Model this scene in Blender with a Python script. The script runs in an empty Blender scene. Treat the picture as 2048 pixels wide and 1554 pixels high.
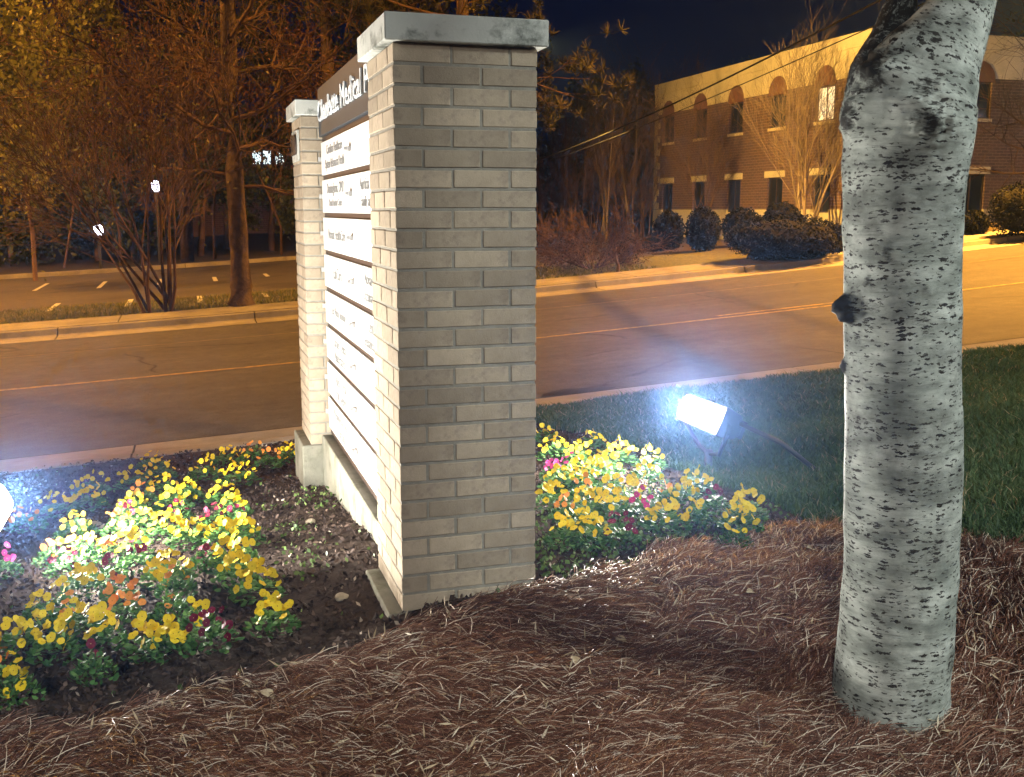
import bpy, bmesh, math, random
import numpy as np
from mathutils import Vector, Matrix

# ------------------------------------------------------------------ camera, sky, exposure
S = bpy.context.scene
COL = S.collection
YAW = math.radians(17.2)              # world x runs along the road, world y along the sign
PITCH = math.atan(357 / 2100.0)
CAMH = 1.42
cam_data = bpy.data.cameras.new('camera')
cam_data.sensor_width = 36.0
cam_data.lens = 36.0 * 2100 / 2048
cam_data.clip_start = 0.05
cam_data.clip_end = 2000
cam = bpy.data.objects.new('camera', cam_data)
COL.objects.link(cam)
cam.location = (0, 0, CAMH)
cam.rotation_euler = (math.pi / 2 - PITCH, 0, -YAW)
S.camera = cam

world = bpy.data.worlds.new('World')
S.world = world
world.use_nodes = True
wn = world.node_tree.nodes
wl = world.node_tree.links
wn.clear()
wo = wn.new('ShaderNodeOutputWorld')
wb = wn.new('ShaderNodeBackground')
ws = wn.new('ShaderNodeTexSky')
ws.sky_type = 'NISHITA'
ws.sun_disc = False
ws.sun_elevation = math.radians(42.0)
ws.sun_rotation = math.radians(200)
ws.altitude = 200
ws.ozone_density = 6.0
wb.inputs['Strength'].default_value = 0.001
wt = wn.new('ShaderNodeMix')
wt.data_type = 'RGBA'
wt.blend_type = 'MULTIPLY'
wt.inputs[0].default_value = 1.0
wt.inputs[7].default_value = (0.3, 0.56, 2.3, 1)     # night sky is bluer than day
wl.new(ws.outputs['Color'], wt.inputs[6])
wl.new(wt.outputs[2], wb.inputs['Color'])
wl.new(wb.outputs['Background'], wo.inputs['Surface'])

moon = bpy.data.lights.new('moon', 'SUN')
moon.energy = 0.012
moon.angle = math.radians(0.5)
moon.color = (0.75, 0.85, 1.0)
moon_o = bpy.data.objects.new('moon', moon)
COL.objects.link(moon_o)
moon_o.rotation_euler = (math.radians(48), 0, math.radians(-60))

S.view_settings.view_transform = 'Standard'
S.view_settings.look = 'None'
S.view_settings.gamma = 1.0
S.view_settings.exposure = 0.0
S.cycles.use_denoising = True
S.cycles.max_bounces = 4
S.cycles.diffuse_bounces = 2
S.cycles.glossy_bounces = 2
S.cycles.transmission_bounces = 2
S.cycles.volume_bounces = 0
S.cycles.sample_clamp_indirect = 4.0
S.cycles.adaptive_threshold = 0.045
S.cycles.adaptive_min_samples = 20
S.cycles.caustics_reflective = False
S.cycles.caustics_refractive = False

RNG = np.random.default_rng(11)
random.seed(11)

# ------------------------------------------------------------------ terrain and projection maths
SINY, COSY = math.sin(YAW), math.cos(YAW)
F = 2100.0
CP, SP = math.cos(PITCH), math.sin(PITCH)
ROAD_NEAR, ROAD_FAR = 8.93, 17.47     # asphalt edges (world y)


def sstep(t):
    t = np.clip(t, 0, 1)
    return t * t * (3 - 2 * t)


def road_z(u):
    u = np.asarray(u, float)
    c = np.clip(u, -24, 18)
    return -0.45 + 0.0553 * c + 0.0011 * c * c + np.where(u > 18, (u - 18) * 0.05, 0) + np.where(u < -24, (u + 24) * 0.005, 0)


def vnoise(x, y, s, seed=0):
    """cheap smooth value noise, vectorised, range -1..1"""
    x = np.asarray(x, float) / s
    y = np.asarray(y, float) / s
    xi, yi = np.floor(x), np.floor(y)
    fx, fy = x - xi, y - yi
    fx, fy = fx * fx * (3 - 2 * fx), fy * fy * (3 - 2 * fy)

    def h(a, b):
        v = np.sin(a * 127.1 + b * 311.7 + seed * 74.7) * 43758.5453
        return (v - np.floor(v)) * 2 - 1
    return (h(xi, yi) * (1 - fx) + h(xi + 1, yi) * fx) * (1 - fy) + (h(xi, yi + 1) * (1 - fx) + h(xi + 1, yi + 1) * fx) * fy


def terrain(u, v):
    u = np.asarray(u, float)
    v = np.asarray(v, float)
    zr = road_z(u)
    zn = np.clip(0.045 * (u - 1), -0.5, 0.9)
    zn = zn + 0.03 * vnoise(u, v, 0.8, 3) + 0.02 * vnoise(u, v, 0.28, 5) + 0.008 * vnoise(u, v, 0.12, 6)
    # the straw is heaped against the near face of the pillar and lies lower left of it
    zn = zn + 0.05 * np.exp(-((u - 1.05) ** 2 / 0.12 + (v - 3.3) ** 2 / 0.08)) - 0.045 * np.exp(-((u - 0.45) ** 2 / 0.05 + (v - 3.7) ** 2 / 0.3))
    zn = zn - 0.085 * np.exp(-((u - 1.85) ** 2 / 0.5 + (v - 2.0) ** 2 / 0.5))
    near = zn + (zr + 0.04 - zn) * sstep((v - 3.2) / 5.1)
    far = zr + 0.12
    right = sstep((u - 2) / 6)
    low = far + (-0.15 - far) * sstep((v - 21) / 21)
    far = far * (1 - right) + low * right
    z = np.where(v < 13, near, far)
    ch = (v > ROAD_NEAR - 0.5) & (v < ROAD_FAR + 0.5)
    z = np.where(ch, zr - 0.12, z)
    return z


def ray(px, py):
    w = 777.0 - py
    x, y, z = px - 1024.0, F * CP + w * SP, w * CP - F * SP
    return np.array([x / y, 1.0, z / y])


def at_depth(px, py, D):
    r = ray(px, py)
    X, Dd = r[0] * D, D
    return Vector((X * COSY + Dd * SINY, -X * SINY + Dd * COSY, CAMH + r[2] * D))


_Ds = np.concatenate([np.linspace(1.5, 12, 2200), np.linspace(12, 90, 2600)])


def ground_at(px, py, h=0.0):
    r = ray(px, py)
    X = r[0] * _Ds
    u = X * COSY + _Ds * SINY
    v = -X * SINY + _Ds * COSY
    z = CAMH + r[2] * _Ds
    g = z - terrain(u, v) - h
    i = int(np.argmax(g < 0))
    if i == 0:
        i = len(_Ds) - 1
    return Vector((u[i], v[i], float(terrain(u[i], v[i]))))


def depth_of(p):
    return p[0] * SINY + p[1] * COSY


def project(P):
    P = np.asarray(P, float)
    X = P[..., 0] * COSY - P[..., 1] * SINY
    D = P[..., 0] * SINY + P[..., 1] * COSY
    Z = P[..., 2] - CAMH
    fw = D * CP - Z * SP
    up = D * SP + Z * CP
    fw = np.where(fw < 0.05, 0.05, fw)
    return 1024 + F * X / fw, 777 - F * up / fw


# ------------------------------------------------------------------ helpers
MATS = {}


def new_mat(name):
    m = bpy.data.materials.new(name)
    m.use_nodes = True
    n = m.node_tree.nodes
    b = n['Principled BSDF']
    MATS[name] = m
    return m, n, m.node_tree.links, b


def noise_node(n, l, scale, detail=4, rough=0.6, vec=None):
    t = n.new('ShaderNodeTexNoise')
    t.inputs['Scale'].default_value = scale
    t.inputs['Detail'].default_value = detail
    t.inputs['Roughness'].default_value = rough
    if vec is not None:
        l.new(vec, t.inputs['Vector'])
    return t


def ramp_node(n, l, src, stops):
    r = n.new('ShaderNodeValToRGB')
    e = r.color_ramp.elements
    while len(e) > 1:
        e.remove(e[-1])
    e[0].position = stops[0][0]
    e[0].color = (*stops[0][1], 1) if len(stops[0][1]) == 3 else stops[0][1]
    for p, c in stops[1:]:
        x = e.new(p)
        x.color = (*c, 1) if len(c) == 3 else c
    l.new(src, r.inputs['Fac'])
    return r


def mix_node(n, l, a, b, fac, mode='MIX'):
    m = n.new('ShaderNodeMix')
    m.data_type = 'RGBA'
    m.blend_type = mode
    for sock, val in ((m.inputs[6], a), (m.inputs[7], b), (m.inputs[0], fac)):
        if hasattr(val, 'links'):
            l.new(val, sock)
        elif isinstance(val, (tuple, list)):
            sock.default_value = (*val[:3], 1)
        else:
            sock.default_value = val
    return m.outputs[2]


def bump_node(n, l, height, bsdf, strength=0.4, dist=0.01):
    b = n.new('ShaderNodeBump')
    b.inputs['Strength'].default_value = strength
    b.inputs['Distance'].default_value = dist
    l.new(height, b.inputs['Height'])
    l.new(b.outputs['Normal'], bsdf.inputs['Normal'])
    return b


def surface(name, c1, c2, scale=6, rough=0.85, bump=0.3, bscale=60, bdist=0.01, spec=0.2, objvar=0.0, stain=None, stain_scale=3.0, stain_lo=0.5, stain_hi=0.65):
    m, n, l, b = new_mat(name)
    tc = n.new('ShaderNodeTexCoord')
    t = noise_node(n, l, scale, 5, 0.65, tc.outputs['Object'])
    col = ramp_node(n, l, t.outputs['Fac'], [(0.3, c1), (0.7, c2)]).outputs['Color']
    if stain:
        ts = noise_node(n, l, stain_scale, 6, 0.7, tc.outputs['Object'])
        f = ramp_node(n, l, ts.outputs['Fac'], [(stain_lo, (0, 0, 0)), (stain_hi, (1, 1, 1))])
        col = mix_node(n, l, col, stain, f.outputs['Color'])
    if objvar:
        oi = n.new('ShaderNodeObjectInfo')
        hs = n.new('ShaderNodeHueSaturation')
        mr = n.new('ShaderNodeMapRange')
        mr.inputs['To Min'].default_value = 1 - objvar
        mr.inputs['To Max'].default_value = 1 + objvar
        l.new(oi.outputs['Random'], mr.inputs['Value'])
        l.new(mr.outputs['Result'], hs.inputs['Value'])
        l.new(col, hs.inputs['Color'])
        col = hs.outputs['Color']
    l.new(col, b.inputs['Base Color'])
    b.inputs['Roughness'].default_value = rough
    b.inputs['Specular IOR Level'].default_value = spec
    if bump:
        tb = noise_node(n, l, bscale, 4, 0.6, tc.outputs['Object'])
        bump_node(n, l, tb.outputs['Fac'], b, bump, bdist)
    return m


def attr_mat(name, stops, rough=0.6, spec=0.3, trans=0.0, noise=0.0):
    """colour from a per-piece random value stored on the mesh"""
    m, n, l, b = new_mat(name)
    a = n.new('ShaderNodeAttribute')
    a.attribute_name = 'rnd'
    col = ramp_node(n, l, a.outputs['Fac'], stops).outputs['Color']
    l.new(col, b.inputs['Base Color'])
    b.inputs['Roughness'].default_value = rough
    b.inputs['Specular IOR Level'].default_value = spec
    if trans:
        out = n['Material Output']
        tr = n.new('ShaderNodeBsdfTranslucent')
        l.new(col, tr.inputs['Color'])
        mx = n.new('ShaderNodeMixShader')
        mx.inputs[0].default_value = trans
        l.new(b.outputs[0], mx.inputs[1])
        l.new(tr.outputs[0], mx.inputs[2])
        l.new(mx.outputs[0], out.inputs['Surface'])
    return m


def emit_mat(name, col, strength):
    m, n, l, b = new_mat(name)
    b.inputs['Base Color'].default_value = (0.8, 0.8, 0.8, 1)
    b.inputs['Emission Color'].default_value = (*col, 1)
    b.inputs['Emission Strength'].default_value = strength
    return m


def link(o, parent=None):
    COL.objects.link(o)
    if parent is not None:
        o.parent = parent
    return o


def tag(o, label=None, cat=None, group=None, kind=None):
    if label:
        o['label'] = label
    if cat:
        o['category'] = cat
    if group:
        o['group'] = group
    if kind:
        o['kind'] = kind
    return o


def thing(name, label, cat, loc=(0, 0, 0), rz=0.0, group=None):
    o = bpy.data.objects.new(name, None)
    o.empty_display_size = 0.1
    link(o)
    o.location = loc
    o.rotation_euler = (0, 0, rz)
    return tag(o, label, cat, group)


def np_mesh(name, V, Fc, mat, rnd=None, smooth=False, uv=None):
    """mesh from numpy arrays; Fc is an (n,k) array of equal-sided faces"""
    V = np.asarray(V, np.float32)
    Fc = np.asarray(Fc, np.int32)
    me = bpy.data.meshes.new(name)
    k = Fc.shape[1]
    me.vertices.add(len(V))
    me.vertices.foreach_set('co', V.ravel())
    me.loops.add(Fc.size)
    me.loops.foreach_set('vertex_index', Fc.ravel())
    me.polygons.add(len(Fc))
    me.polygons.foreach_set('loop_start', np.arange(0, Fc.size, k, dtype=np.int32))
    me.polygons.foreach_set('loop_total', np.full(len(Fc), k, np.int32))
    if smooth:
        me.polygons.foreach_set('use_smooth', np.ones(len(Fc), bool))
    me.update(calc_edges=True)
    if rnd is not None:
        at = me.attributes.new('rnd', 'FLOAT', 'POINT')
        at.data.foreach_set('value', np.asarray(rnd, np.float32))
    if mat is not None:
        me.materials.append(mat)
    return me


class MB:
    """collects boxes, tubes and prisms into one mesh"""

    def __init__(s):
        s.v, s.f = [], []

    def add(s, verts, faces):
        o = len(s.v)
        s.v += [tuple(p) for p in verts]
        s.f += [tuple(i + o for i in f) for f in faces]

    def box(s, x0, x1, y0, y1, z0, z1, M=None):
        p = [Vector((x, y, z)) for z in (z0, z1) for y in (y0, y1) for x in (x0, x1)]
        if M is not None:
            p = [M @ q for q in p]
        s.add(p, [(0, 2, 3, 1), (4, 5, 7, 6), (0, 1, 5, 4), (2, 6, 7, 3), (0, 4, 6, 2), (1, 3, 7, 5)])
        return s

    def tube(s, pts, radii, k=10, cap=True):
        rings = []
        pts = [Vector(p) for p in pts]
        up = Vector((0, 0, 1))
        for i, p in enumerate(pts):
            d = (pts[min(i + 1, len(pts) - 1)] - pts[max(i - 1, 0)]).normalized()
            a = d.cross(up)
            if a.length < 1e-3:
                a = Vector((1, 0, 0))
            a.normalize()
            b = d.cross(a).normalized()
            r = radii[i] if hasattr(radii, '__len__') else radii
            rings.append([p + (a * math.cos(2 * math.pi * j / k) + b * math.sin(2 * math.pi * j / k)) * r for j in range(k)])
        v = [q for r in rings for q in r]
        f = [(i * k + j, i * k + (j + 1) % k, (i + 1) * k + (j + 1) % k, (i + 1) * k + j) for i in range(len(pts) - 1) for j in range(k)]
        if cap:
            f += [tuple(range(k))[::-1], tuple((len(pts) - 1) * k + j for j in range(k))]
        s.add(v, f)
        return s

    def prism(s, outline, axis_from, axis_to, fn):
        """outline = 2-d points, fn(a,b,t) -> 3-d point"""
        k = len(outline)
        s.add([fn(a, b, axis_from) for a, b in outline] + [fn(a, b, axis_to) for a, b in outline],
              [tuple(range(k))[::-1], tuple(range(k, 2 * k))] + [(i, (i + 1) % k, k + (i + 1) % k, k + i) for i in range(k)])
        return s

    def mesh(s, name, mat, smooth=False, bevel=0.0, segs=1):
        me = bpy.data.meshes.new(name)
        me.from_pydata(s.v, [], s.f)
        bm = bmesh.new()
        bm.from_mesh(me)
        bmesh.ops.recalc_face_normals(bm, faces=bm.faces)
        if bevel:
            bmesh.ops.bevel(bm, geom=list(bm.edges), offset=bevel, segments=segs, affect='EDGES', profile=0.6)
        bm.to_mesh(me)
        bm.free()
        if smooth:
            for p in me.polygons:
                p.use_smooth = True
        if mat is not None:
            me.materials.append(mat)
        return me

    def build(s, name, mat, parent=None, smooth=False, bevel=0.0, segs=1, loc=None):
        o = bpy.data.objects.new(name, s.mesh(name, mat, smooth, bevel, segs))
        link(o, parent)
        if loc is not None:
            o.location = loc
        return o


def obj(name, me, parent=None, loc=None, rot=None, scale=None):
    o = bpy.data.objects.new(name, me)
    link(o, parent)
    if loc is not None:
        o.location = loc
    if rot is not None:
        o.rotation_euler = rot
    if scale is not None:
        o.scale = scale
    return o


ORD = ['first', 'second', 'third', 'fourth', 'fifth', 'sixth', 'seventh', 'eighth', 'ninth', 'tenth', 'eleventh', 'twelfth', 'thirteenth', 'fourteenth', 'fifteenth', 'sixteenth']

# ------------------------------------------------------------------ materials
M = {}
M['brick'] = surface('brick_tan', (0.36, 0.295, 0.215), (0.47, 0.39, 0.29), 14, 0.9, 0.35, 180, 0.004, 0.15, objvar=0.22, stain=(0.25, 0.2, 0.16), stain_scale=9, stain_lo=0.54, stain_hi=0.72)
M['mortar'] = surface('mortar_grey', (0.25, 0.235, 0.195), (0.35, 0.33, 0.28), 30, 0.95, 0.5, 220, 0.004, 0.1)
M['cap'] = surface('cast_stone', (0.5, 0.52, 0.48), (0.62, 0.63, 0.58), 5, 0.85, 0.25, 120, 0.004, 0.2, stain=(0.13, 0.14, 0.12), stain_scale=6, stain_lo=0.5, stain_hi=0.66)
M['plinth'] = surface('plinth_concrete', (0.2, 0.195, 0.155), (0.3, 0.29, 0.235), 7, 0.9, 0.4, 90, 0.006, 0.15, stain=(0.11, 0.115, 0.065), stain_scale=4, stain_lo=0.5, stain_hi=0.7)
M['header'] = surface('header_grey_paint', (0.036, 0.044, 0.052), (0.046, 0.055, 0.063), 3, 0.45, 0, spec=0.4)
M['panel'] = surface('panel_white', (0.78, 0.77, 0.74), (0.82, 0.81, 0.79), 2, 0.4, 0, spec=0.4)
M['bronze'] = surface('bronze_frame', (0.045, 0.028, 0.02), (0.07, 0.045, 0.033), 12, 0.5, 0, spec=0.4)
M['letter_white'] = surface('letter_white', (0.75, 0.8, 0.82), (0.8, 0.84, 0.86), 3, 0.4, 0)
M['letter_grey'] = surface('letter_grey', (0.2, 0.2, 0.2), (0.25, 0.25, 0.24), 3, 0.5, 0)
M['metal'] = surface('clip_metal', (0.4, 0.4, 0.4), (0.5, 0.5, 0.5), 10, 0.35, 0, spec=0.6)
M['black_metal'] = surface('black_metal', (0.02, 0.021, 0.024), (0.035, 0.036, 0.04), 10, 0.45, 0.2, 90, 0.002, 0.5)
M['pole_metal'] = surface('galvanised_pole', (0.25, 0.25, 0.25), (0.33, 0.33, 0.32), 6, 0.5, 0, spec=0.5)
M['cable'] = surface('cable_black', (0.02, 0.02, 0.02), (0.03, 0.03, 0.03), 5, 0.6, 0)
M['wood'] = surface('pole_wood', (0.12, 0.085, 0.055), (0.2, 0.15, 0.1), 8, 0.9, 0.5, 30)
M['kerb'] = surface('kerb_concrete', (0.24, 0.225, 0.2), (0.34, 0.32, 0.285), 2.5, 0.9, 0.3, 70, 0.006, 0.15, stain=(0.2, 0.185, 0.16), stain_scale=1.6, stain_lo=0.5, stain_hi=0.72, objvar=0.06)
M['stone'] = surface('field_stone', (0.3, 0.25, 0.18), (0.45, 0.4, 0.31), 12, 0.9, 0.5, 40, 0.02)
M['white_paint'] = surface('road_white', (0.5, 0.5, 0.47), (0.72, 0.71, 0.68), 9, 0.8, 0)
M['glass'] = surface('dark_glass', (0.015, 0.016, 0.02), (0.02, 0.022, 0.028), 2, 0.08, 0, spec=0.7)
M['cream'] = surface('cream_stucco', (0.5, 0.45, 0.34), (0.6, 0.54, 0.42), 0.8, 0.9, 0.2, 20, 0.01, stain=(0.38, 0.34, 0.25), stain_scale=0.5, stain_lo=0.5, stain_hi=0.75)
M['far_mortar'] = surface('far_mortar', (0.2, 0.17, 0.15), (0.26, 0.22, 0.19), 6, 0.9, 0)
M['frame'] = surface('window_frame_bronze', (0.03, 0.02, 0.016), (0.05, 0.035, 0.028), 6, 0.5, 0)
M['curtain'] = surface('window_blind', (0.1, 0.085, 0.07), (0.16, 0.14, 0.11), 6, 0.9, 0)
M['roof'] = surface('flat_roof', (0.1, 0.1, 0.1), (0.14, 0.14, 0.13), 2, 0.9, 0)

# far facade brick: fine coursing too far away to tell the pieces apart
_m, _n, _l, _b = new_mat('facade_brick')
_tc = _n.new('ShaderNodeTexCoord')
_sep = _n.new('ShaderNodeSeparateXYZ')
_l.new(_tc.outputs['Object'], _sep.inputs[0])
_ad = _n.new('ShaderNodeMath')
_l.new(_sep.outputs['X'], _ad.inputs[0])
_l.new(_sep.outputs['Y'], _ad.inputs[1])
_cmb = _n.new('ShaderNodeCombineXYZ')
_l.new(_ad.outputs[0], _cmb.inputs['X'])
_l.new(_sep.outputs['Z'], _cmb.inputs['Y'])
_bt = _n.new('ShaderNodeTexBrick')
_l.new(_cmb.outputs[0], _bt.inputs['Vector'])
_bt.inputs['Scale'].default_value = 1.0
_bt.inputs['Brick Width'].default_value = 0.4
_bt.inputs['Row Height'].default_value = 0.135
_bt.inputs['Mortar Size'].default_value = 0.014
_bt.inputs['Color1'].default_value = (0.085, 0.042, 0.032, 1)
_bt.inputs['Color2'].default_value = (0.125, 0.062, 0.046, 1)
_bt.inputs['Mortar'].default_value = (0.19, 0.15, 0.13, 1)
_l.new(_bt.outputs['Color'], _b.inputs['Base Color'])
_b.inputs['Roughness'].default_value = 0.9
M['facade'] = _m

# asphalt with worn wheel tracks, patches and fine aggregate
_m, _n, _l, _b = new_mat('asphalt')
_tc = _n.new('ShaderNodeTexCoord')
_mp = _n.new('ShaderNodeMapping')
_mp.inputs['Scale'].default_value = (0.18, 1.1, 1)
_l.new(_tc.outputs['Object'], _mp.inputs['Vector'])
_t1 = noise_node(_n, _l, 1.0, 5, 0.6, _mp.outputs[0])
_c = ramp_node(_n, _l, _t1.outputs['Fac'], [(0.3, (0.062, 0.058, 0.054)), (0.7, (0.108, 0.1, 0.092))]).outputs['Color']
_t2 = noise_node(_n, _l, 90, 3, 0.7, _tc.outputs['Object'])
_c2 = ramp_node(_n, _l, _t2.outputs['Fac'], [(0.35, (0.55, 0.55, 0.55)), (0.65, (1.35, 1.35, 1.35))]).outputs['Color']
_c = mix_node(_n, _l, _c, _c2, 0.8, 'MULTIPLY')
_t4 = noise_node(_n, _l, 5.0, 6, 0.75, _tc.outputs['Object'])
_c4 = ramp_node(_n, _l, _t4.outputs['Fac'], [(0.3, (0.7, 0.7, 0.7)), (0.7, (1.25, 1.25, 1.25))]).outputs['Color']
_c = mix_node(_n, _l, _c, _c4, 1.0, 'MULTIPLY')
_vo = _n.new('ShaderNodeTexVoronoi')
_vo.feature = 'DISTANCE_TO_EDGE'
_vo.inputs['Scale'].default_value = 0.32
_wv = noise_node(_n, _l, 1.6, 4, 0.6, _tc.outputs['Object'])
_wm = mix_node(_n, _l, _tc.outputs['Object'], _wv.outputs['Color'], 0.22)
_l.new(_wm, _vo.inputs['Vector'])
_cr = ramp_node(_n, _l, _vo.outputs['Distance'], [(0.0, (1, 1, 1)), (0.006, (0, 0, 0))])
_ms = noise_node(_n, _l, 0.5, 2, 0.5, _tc.outputs['Object'])
_mm = ramp_node(_n, _l, _ms.outputs['Fac'], [(0.52, (0, 0, 0)), (0.6, (1, 1, 1))])
_fx = mix_node(_n, _l, _cr.outputs['Color'], _mm.outputs['Color'], 1.0, 'MULTIPLY')
_c = mix_node(_n, _l, _c, (0.02, 0.019, 0.018), _fx)
_l.new(_c, _b.inputs['Base Color'])
_b.inputs['Roughness'].default_value = 0.8
_b.inputs['Specular IOR Level'].default_value = 0.3
bump_node(_n, _l, _t2.outputs['Fac'], _b, 0.35, 0.004)
M['asphalt'] = _m

# worn yellow paint
_m, _n, _l, _b = new_mat('road_yellow')
_tc = _n.new('ShaderNodeTexCoord')
_t1 = noise_node(_n, _l, 14, 5, 0.7, _tc.outputs['Object'])
_c = ramp_node(_n, _l, _t1.outputs['Fac'], [(0.38, (0.12, 0.1, 0.07)), (0.56, (0.36, 0.25, 0.07))]).outputs['Color']
_l.new(_c, _b.inputs['Base Color'])
_b.inputs['Roughness'].default_value = 0.75
M['yellow_paint'] = _m
M['faded_paint'] = surface('faded_line', (0.1, 0.09, 0.075), (0.24, 0.2, 0.14), 8, 0.8, 0)

# soil, straw bed, lawn earth: chosen by attribute 'zone' (0 soil, 1 straw, 2 lawn, 3 far verge)
_m, _n, _l, _b = new_mat('ground_soil')
_tc = _n.new('ShaderNodeTexCoord')
_at = _n.new('ShaderNodeAttribute')
_at.attribute_name = 'zonecol'
_t1 = noise_node(_n, _l, 9, 6, 0.7, _tc.outputs['Object'])
_c2 = ramp_node(_n, _l, _t1.outputs['Fac'], [(0.3, (0.55, 0.55, 0.55)), (0.7, (1.4, 1.4, 1.4))]).outputs['Color']
_c = mix_node(_n, _l, _at.outputs['Color'], _c2, 1.0, 'MULTIPLY')
_l.new(_c, _b.inputs['Base Color'])
_b.inputs['Roughness'].default_value = 0.95
_b.inputs['Specular IOR Level'].default_value = 0.1
_t3 = noise_node(_n, _l, 45, 5, 0.7, _tc.outputs['Object'])
bump_node(_n, _l, _t3.outputs['Fac'], _b, 0.8, 0.03)
M['ground'] = _m

M['straw'] = attr_mat('pine_straw', [(0.0, (0.04, 0.019, 0.013)), (0.4, (0.14, 0.057, 0.036)), (0.72, (0.3, 0.145, 0.092)), (0.9, (0.52, 0.4, 0.3)), (1.0, (0.78, 0.69, 0.57))], 0.42, 0.5)
M['grass'] = attr_mat('lawn_grass', [(0.0, (0.025, 0.055, 0.022)), (0.55, (0.075, 0.14, 0.055)), (0.9, (0.15, 0.22, 0.1)), (1.0, (0.4, 0.33, 0.2))], 0.55, 0.3, 0.25)
M['chips'] = attr_mat('mulch_chips', [(0.0, (0.03, 0.02, 0.016)), (0.6, (0.1, 0.066, 0.05)), (0.9, (0.2, 0.14, 0.105)), (1.0, (0.45, 0.38, 0.3))], 0.8, 0.25)
M['weed'] = attr_mat('weed_leaf', [(0.0, (0.05, 0.1, 0.025)), (0.7, (0.12, 0.2, 0.05)), (1.0, (0.22, 0.3, 0.1))], 0.5, 0.4, 0.2)
M['pansy_leaf'] = attr_mat('pansy_leaf', [(0.0, (0.03, 0.08, 0.022)), (0.6, (0.08, 0.19, 0.05)), (1.0, (0.2, 0.34, 0.11))], 0.6, 0.15, 0.12)
M['leaf_dark'] = attr_mat('evergreen_leaf', [(0.0, (0.02, 0.03, 0.01)), (0.6, (0.06, 0.08, 0.026)), (1.0, (0.13, 0.14, 0.045))], 0.5, 0.35, 0.1)
M['leaf_yellow'] = attr_mat('pale_green_leaf', [(0.0, (0.08, 0.085, 0.02)), (0.6, (0.16, 0.16, 0.045)), (1.0, (0.27, 0.24, 0.07))], 0.55, 0.3, 0.2)
M['leaf_brown'] = attr_mat('dead_oak_leaf', [(0.0, (0.05, 0.022, 0.012)), (0.6, (0.12, 0.055, 0.028)), (1.0, (0.2, 0.1, 0.05))], 0.7, 0.2, 0.1)
M['needle'] = attr_mat('pine_needle', [(0.0, (0.03, 0.035, 0.012)), (0.6, (0.08, 0.075, 0.028)), (1.0, (0.15, 0.12, 0.05))], 0.6, 0.25, 0.1)
M['twig'] = attr_mat('bare_twig', [(0.0, (0.05, 0.03, 0.02)), (0.6, (0.11, 0.065, 0.042)), (1.0, (0.18, 0.115, 0.075))], 0.8, 0.2)
M['twig_pale'] = attr_mat('pale_smooth_bark', [(0.0, (0.13, 0.1, 0.075)), (0.6, (0.22, 0.165, 0.12)), (1.0, (0.3, 0.23, 0.17))], 0.75, 0.2)
M['trunk_bark'] = surface('dark_trunk_bark', (0.06, 0.042, 0.032), (0.13, 0.095, 0.07), 12, 0.95, 0.7, 25, 0.03, 0.1)
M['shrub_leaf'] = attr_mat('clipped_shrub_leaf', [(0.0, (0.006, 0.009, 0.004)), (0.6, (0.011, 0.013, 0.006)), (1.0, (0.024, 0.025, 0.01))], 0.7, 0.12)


def petal_mat(name, c1, c2):
    m, n, l, b = new_mat(name)
    oi = n.new('ShaderNodeObjectInfo')
    col = ramp_node(n, l, oi.outputs['Random'], [(0, c1), (1, c2)]).outputs['Color']
    l.new(col, b.inputs['Base Color'])
    b.inputs['Roughness'].default_value = 0.6
    b.inputs['Specular IOR Level'].default_value = 0.2
    b.inputs['Subsurface Weight'].default_value = 0.0
    return m


M['petal_yellow'] = petal_mat('petal_yellow', (0.72, 0.5, 0.01), (0.8, 0.62, 0.03))
M['petal_orange'] = petal_mat('petal_orange', (0.7, 0.22, 0.03), (0.78, 0.34, 0.07))
M['petal_maroon'] = petal_mat('petal_maroon', (0.11, 0.008, 0.025), (0.2, 0.015, 0.045))
M['petal_magenta'] = petal_mat('petal_magenta', (0.42, 0.03, 0.15), (0.5, 0.05, 0.22))
M['eye_dark'] = surface('petal_eye', (0.3, 0.14, 0.01), (0.4, 0.2, 0.02), 50, 0.7, 0)
M['eye_white'] = surface('petal_eye_light', (0.4, 0.3, 0.1), (0.5, 0.4, 0.2), 50, 0.7, 0)
M['stem'] = surface('flower_stem', (0.04, 0.1, 0.03), (0.07, 0.15, 0.05), 20, 0.6, 0)
M['sky'] = None

# birch bark: pale, with dark lenticel dashes, smudgy patches, scars and a painted shade band from attribute 'scar'
_m, _n, _l, _b = new_mat('birch_bark')
_uv = _n.new('ShaderNodeUVMap')
_uv.uv_map = 'UVMap'
_wn1 = noise_node(_n, _l, 9, 3, 0.5, _uv.outputs[0])
_wn2 = noise_node(_n, _l, 110, 3, 0.6, _uv.outputs[0])


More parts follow.
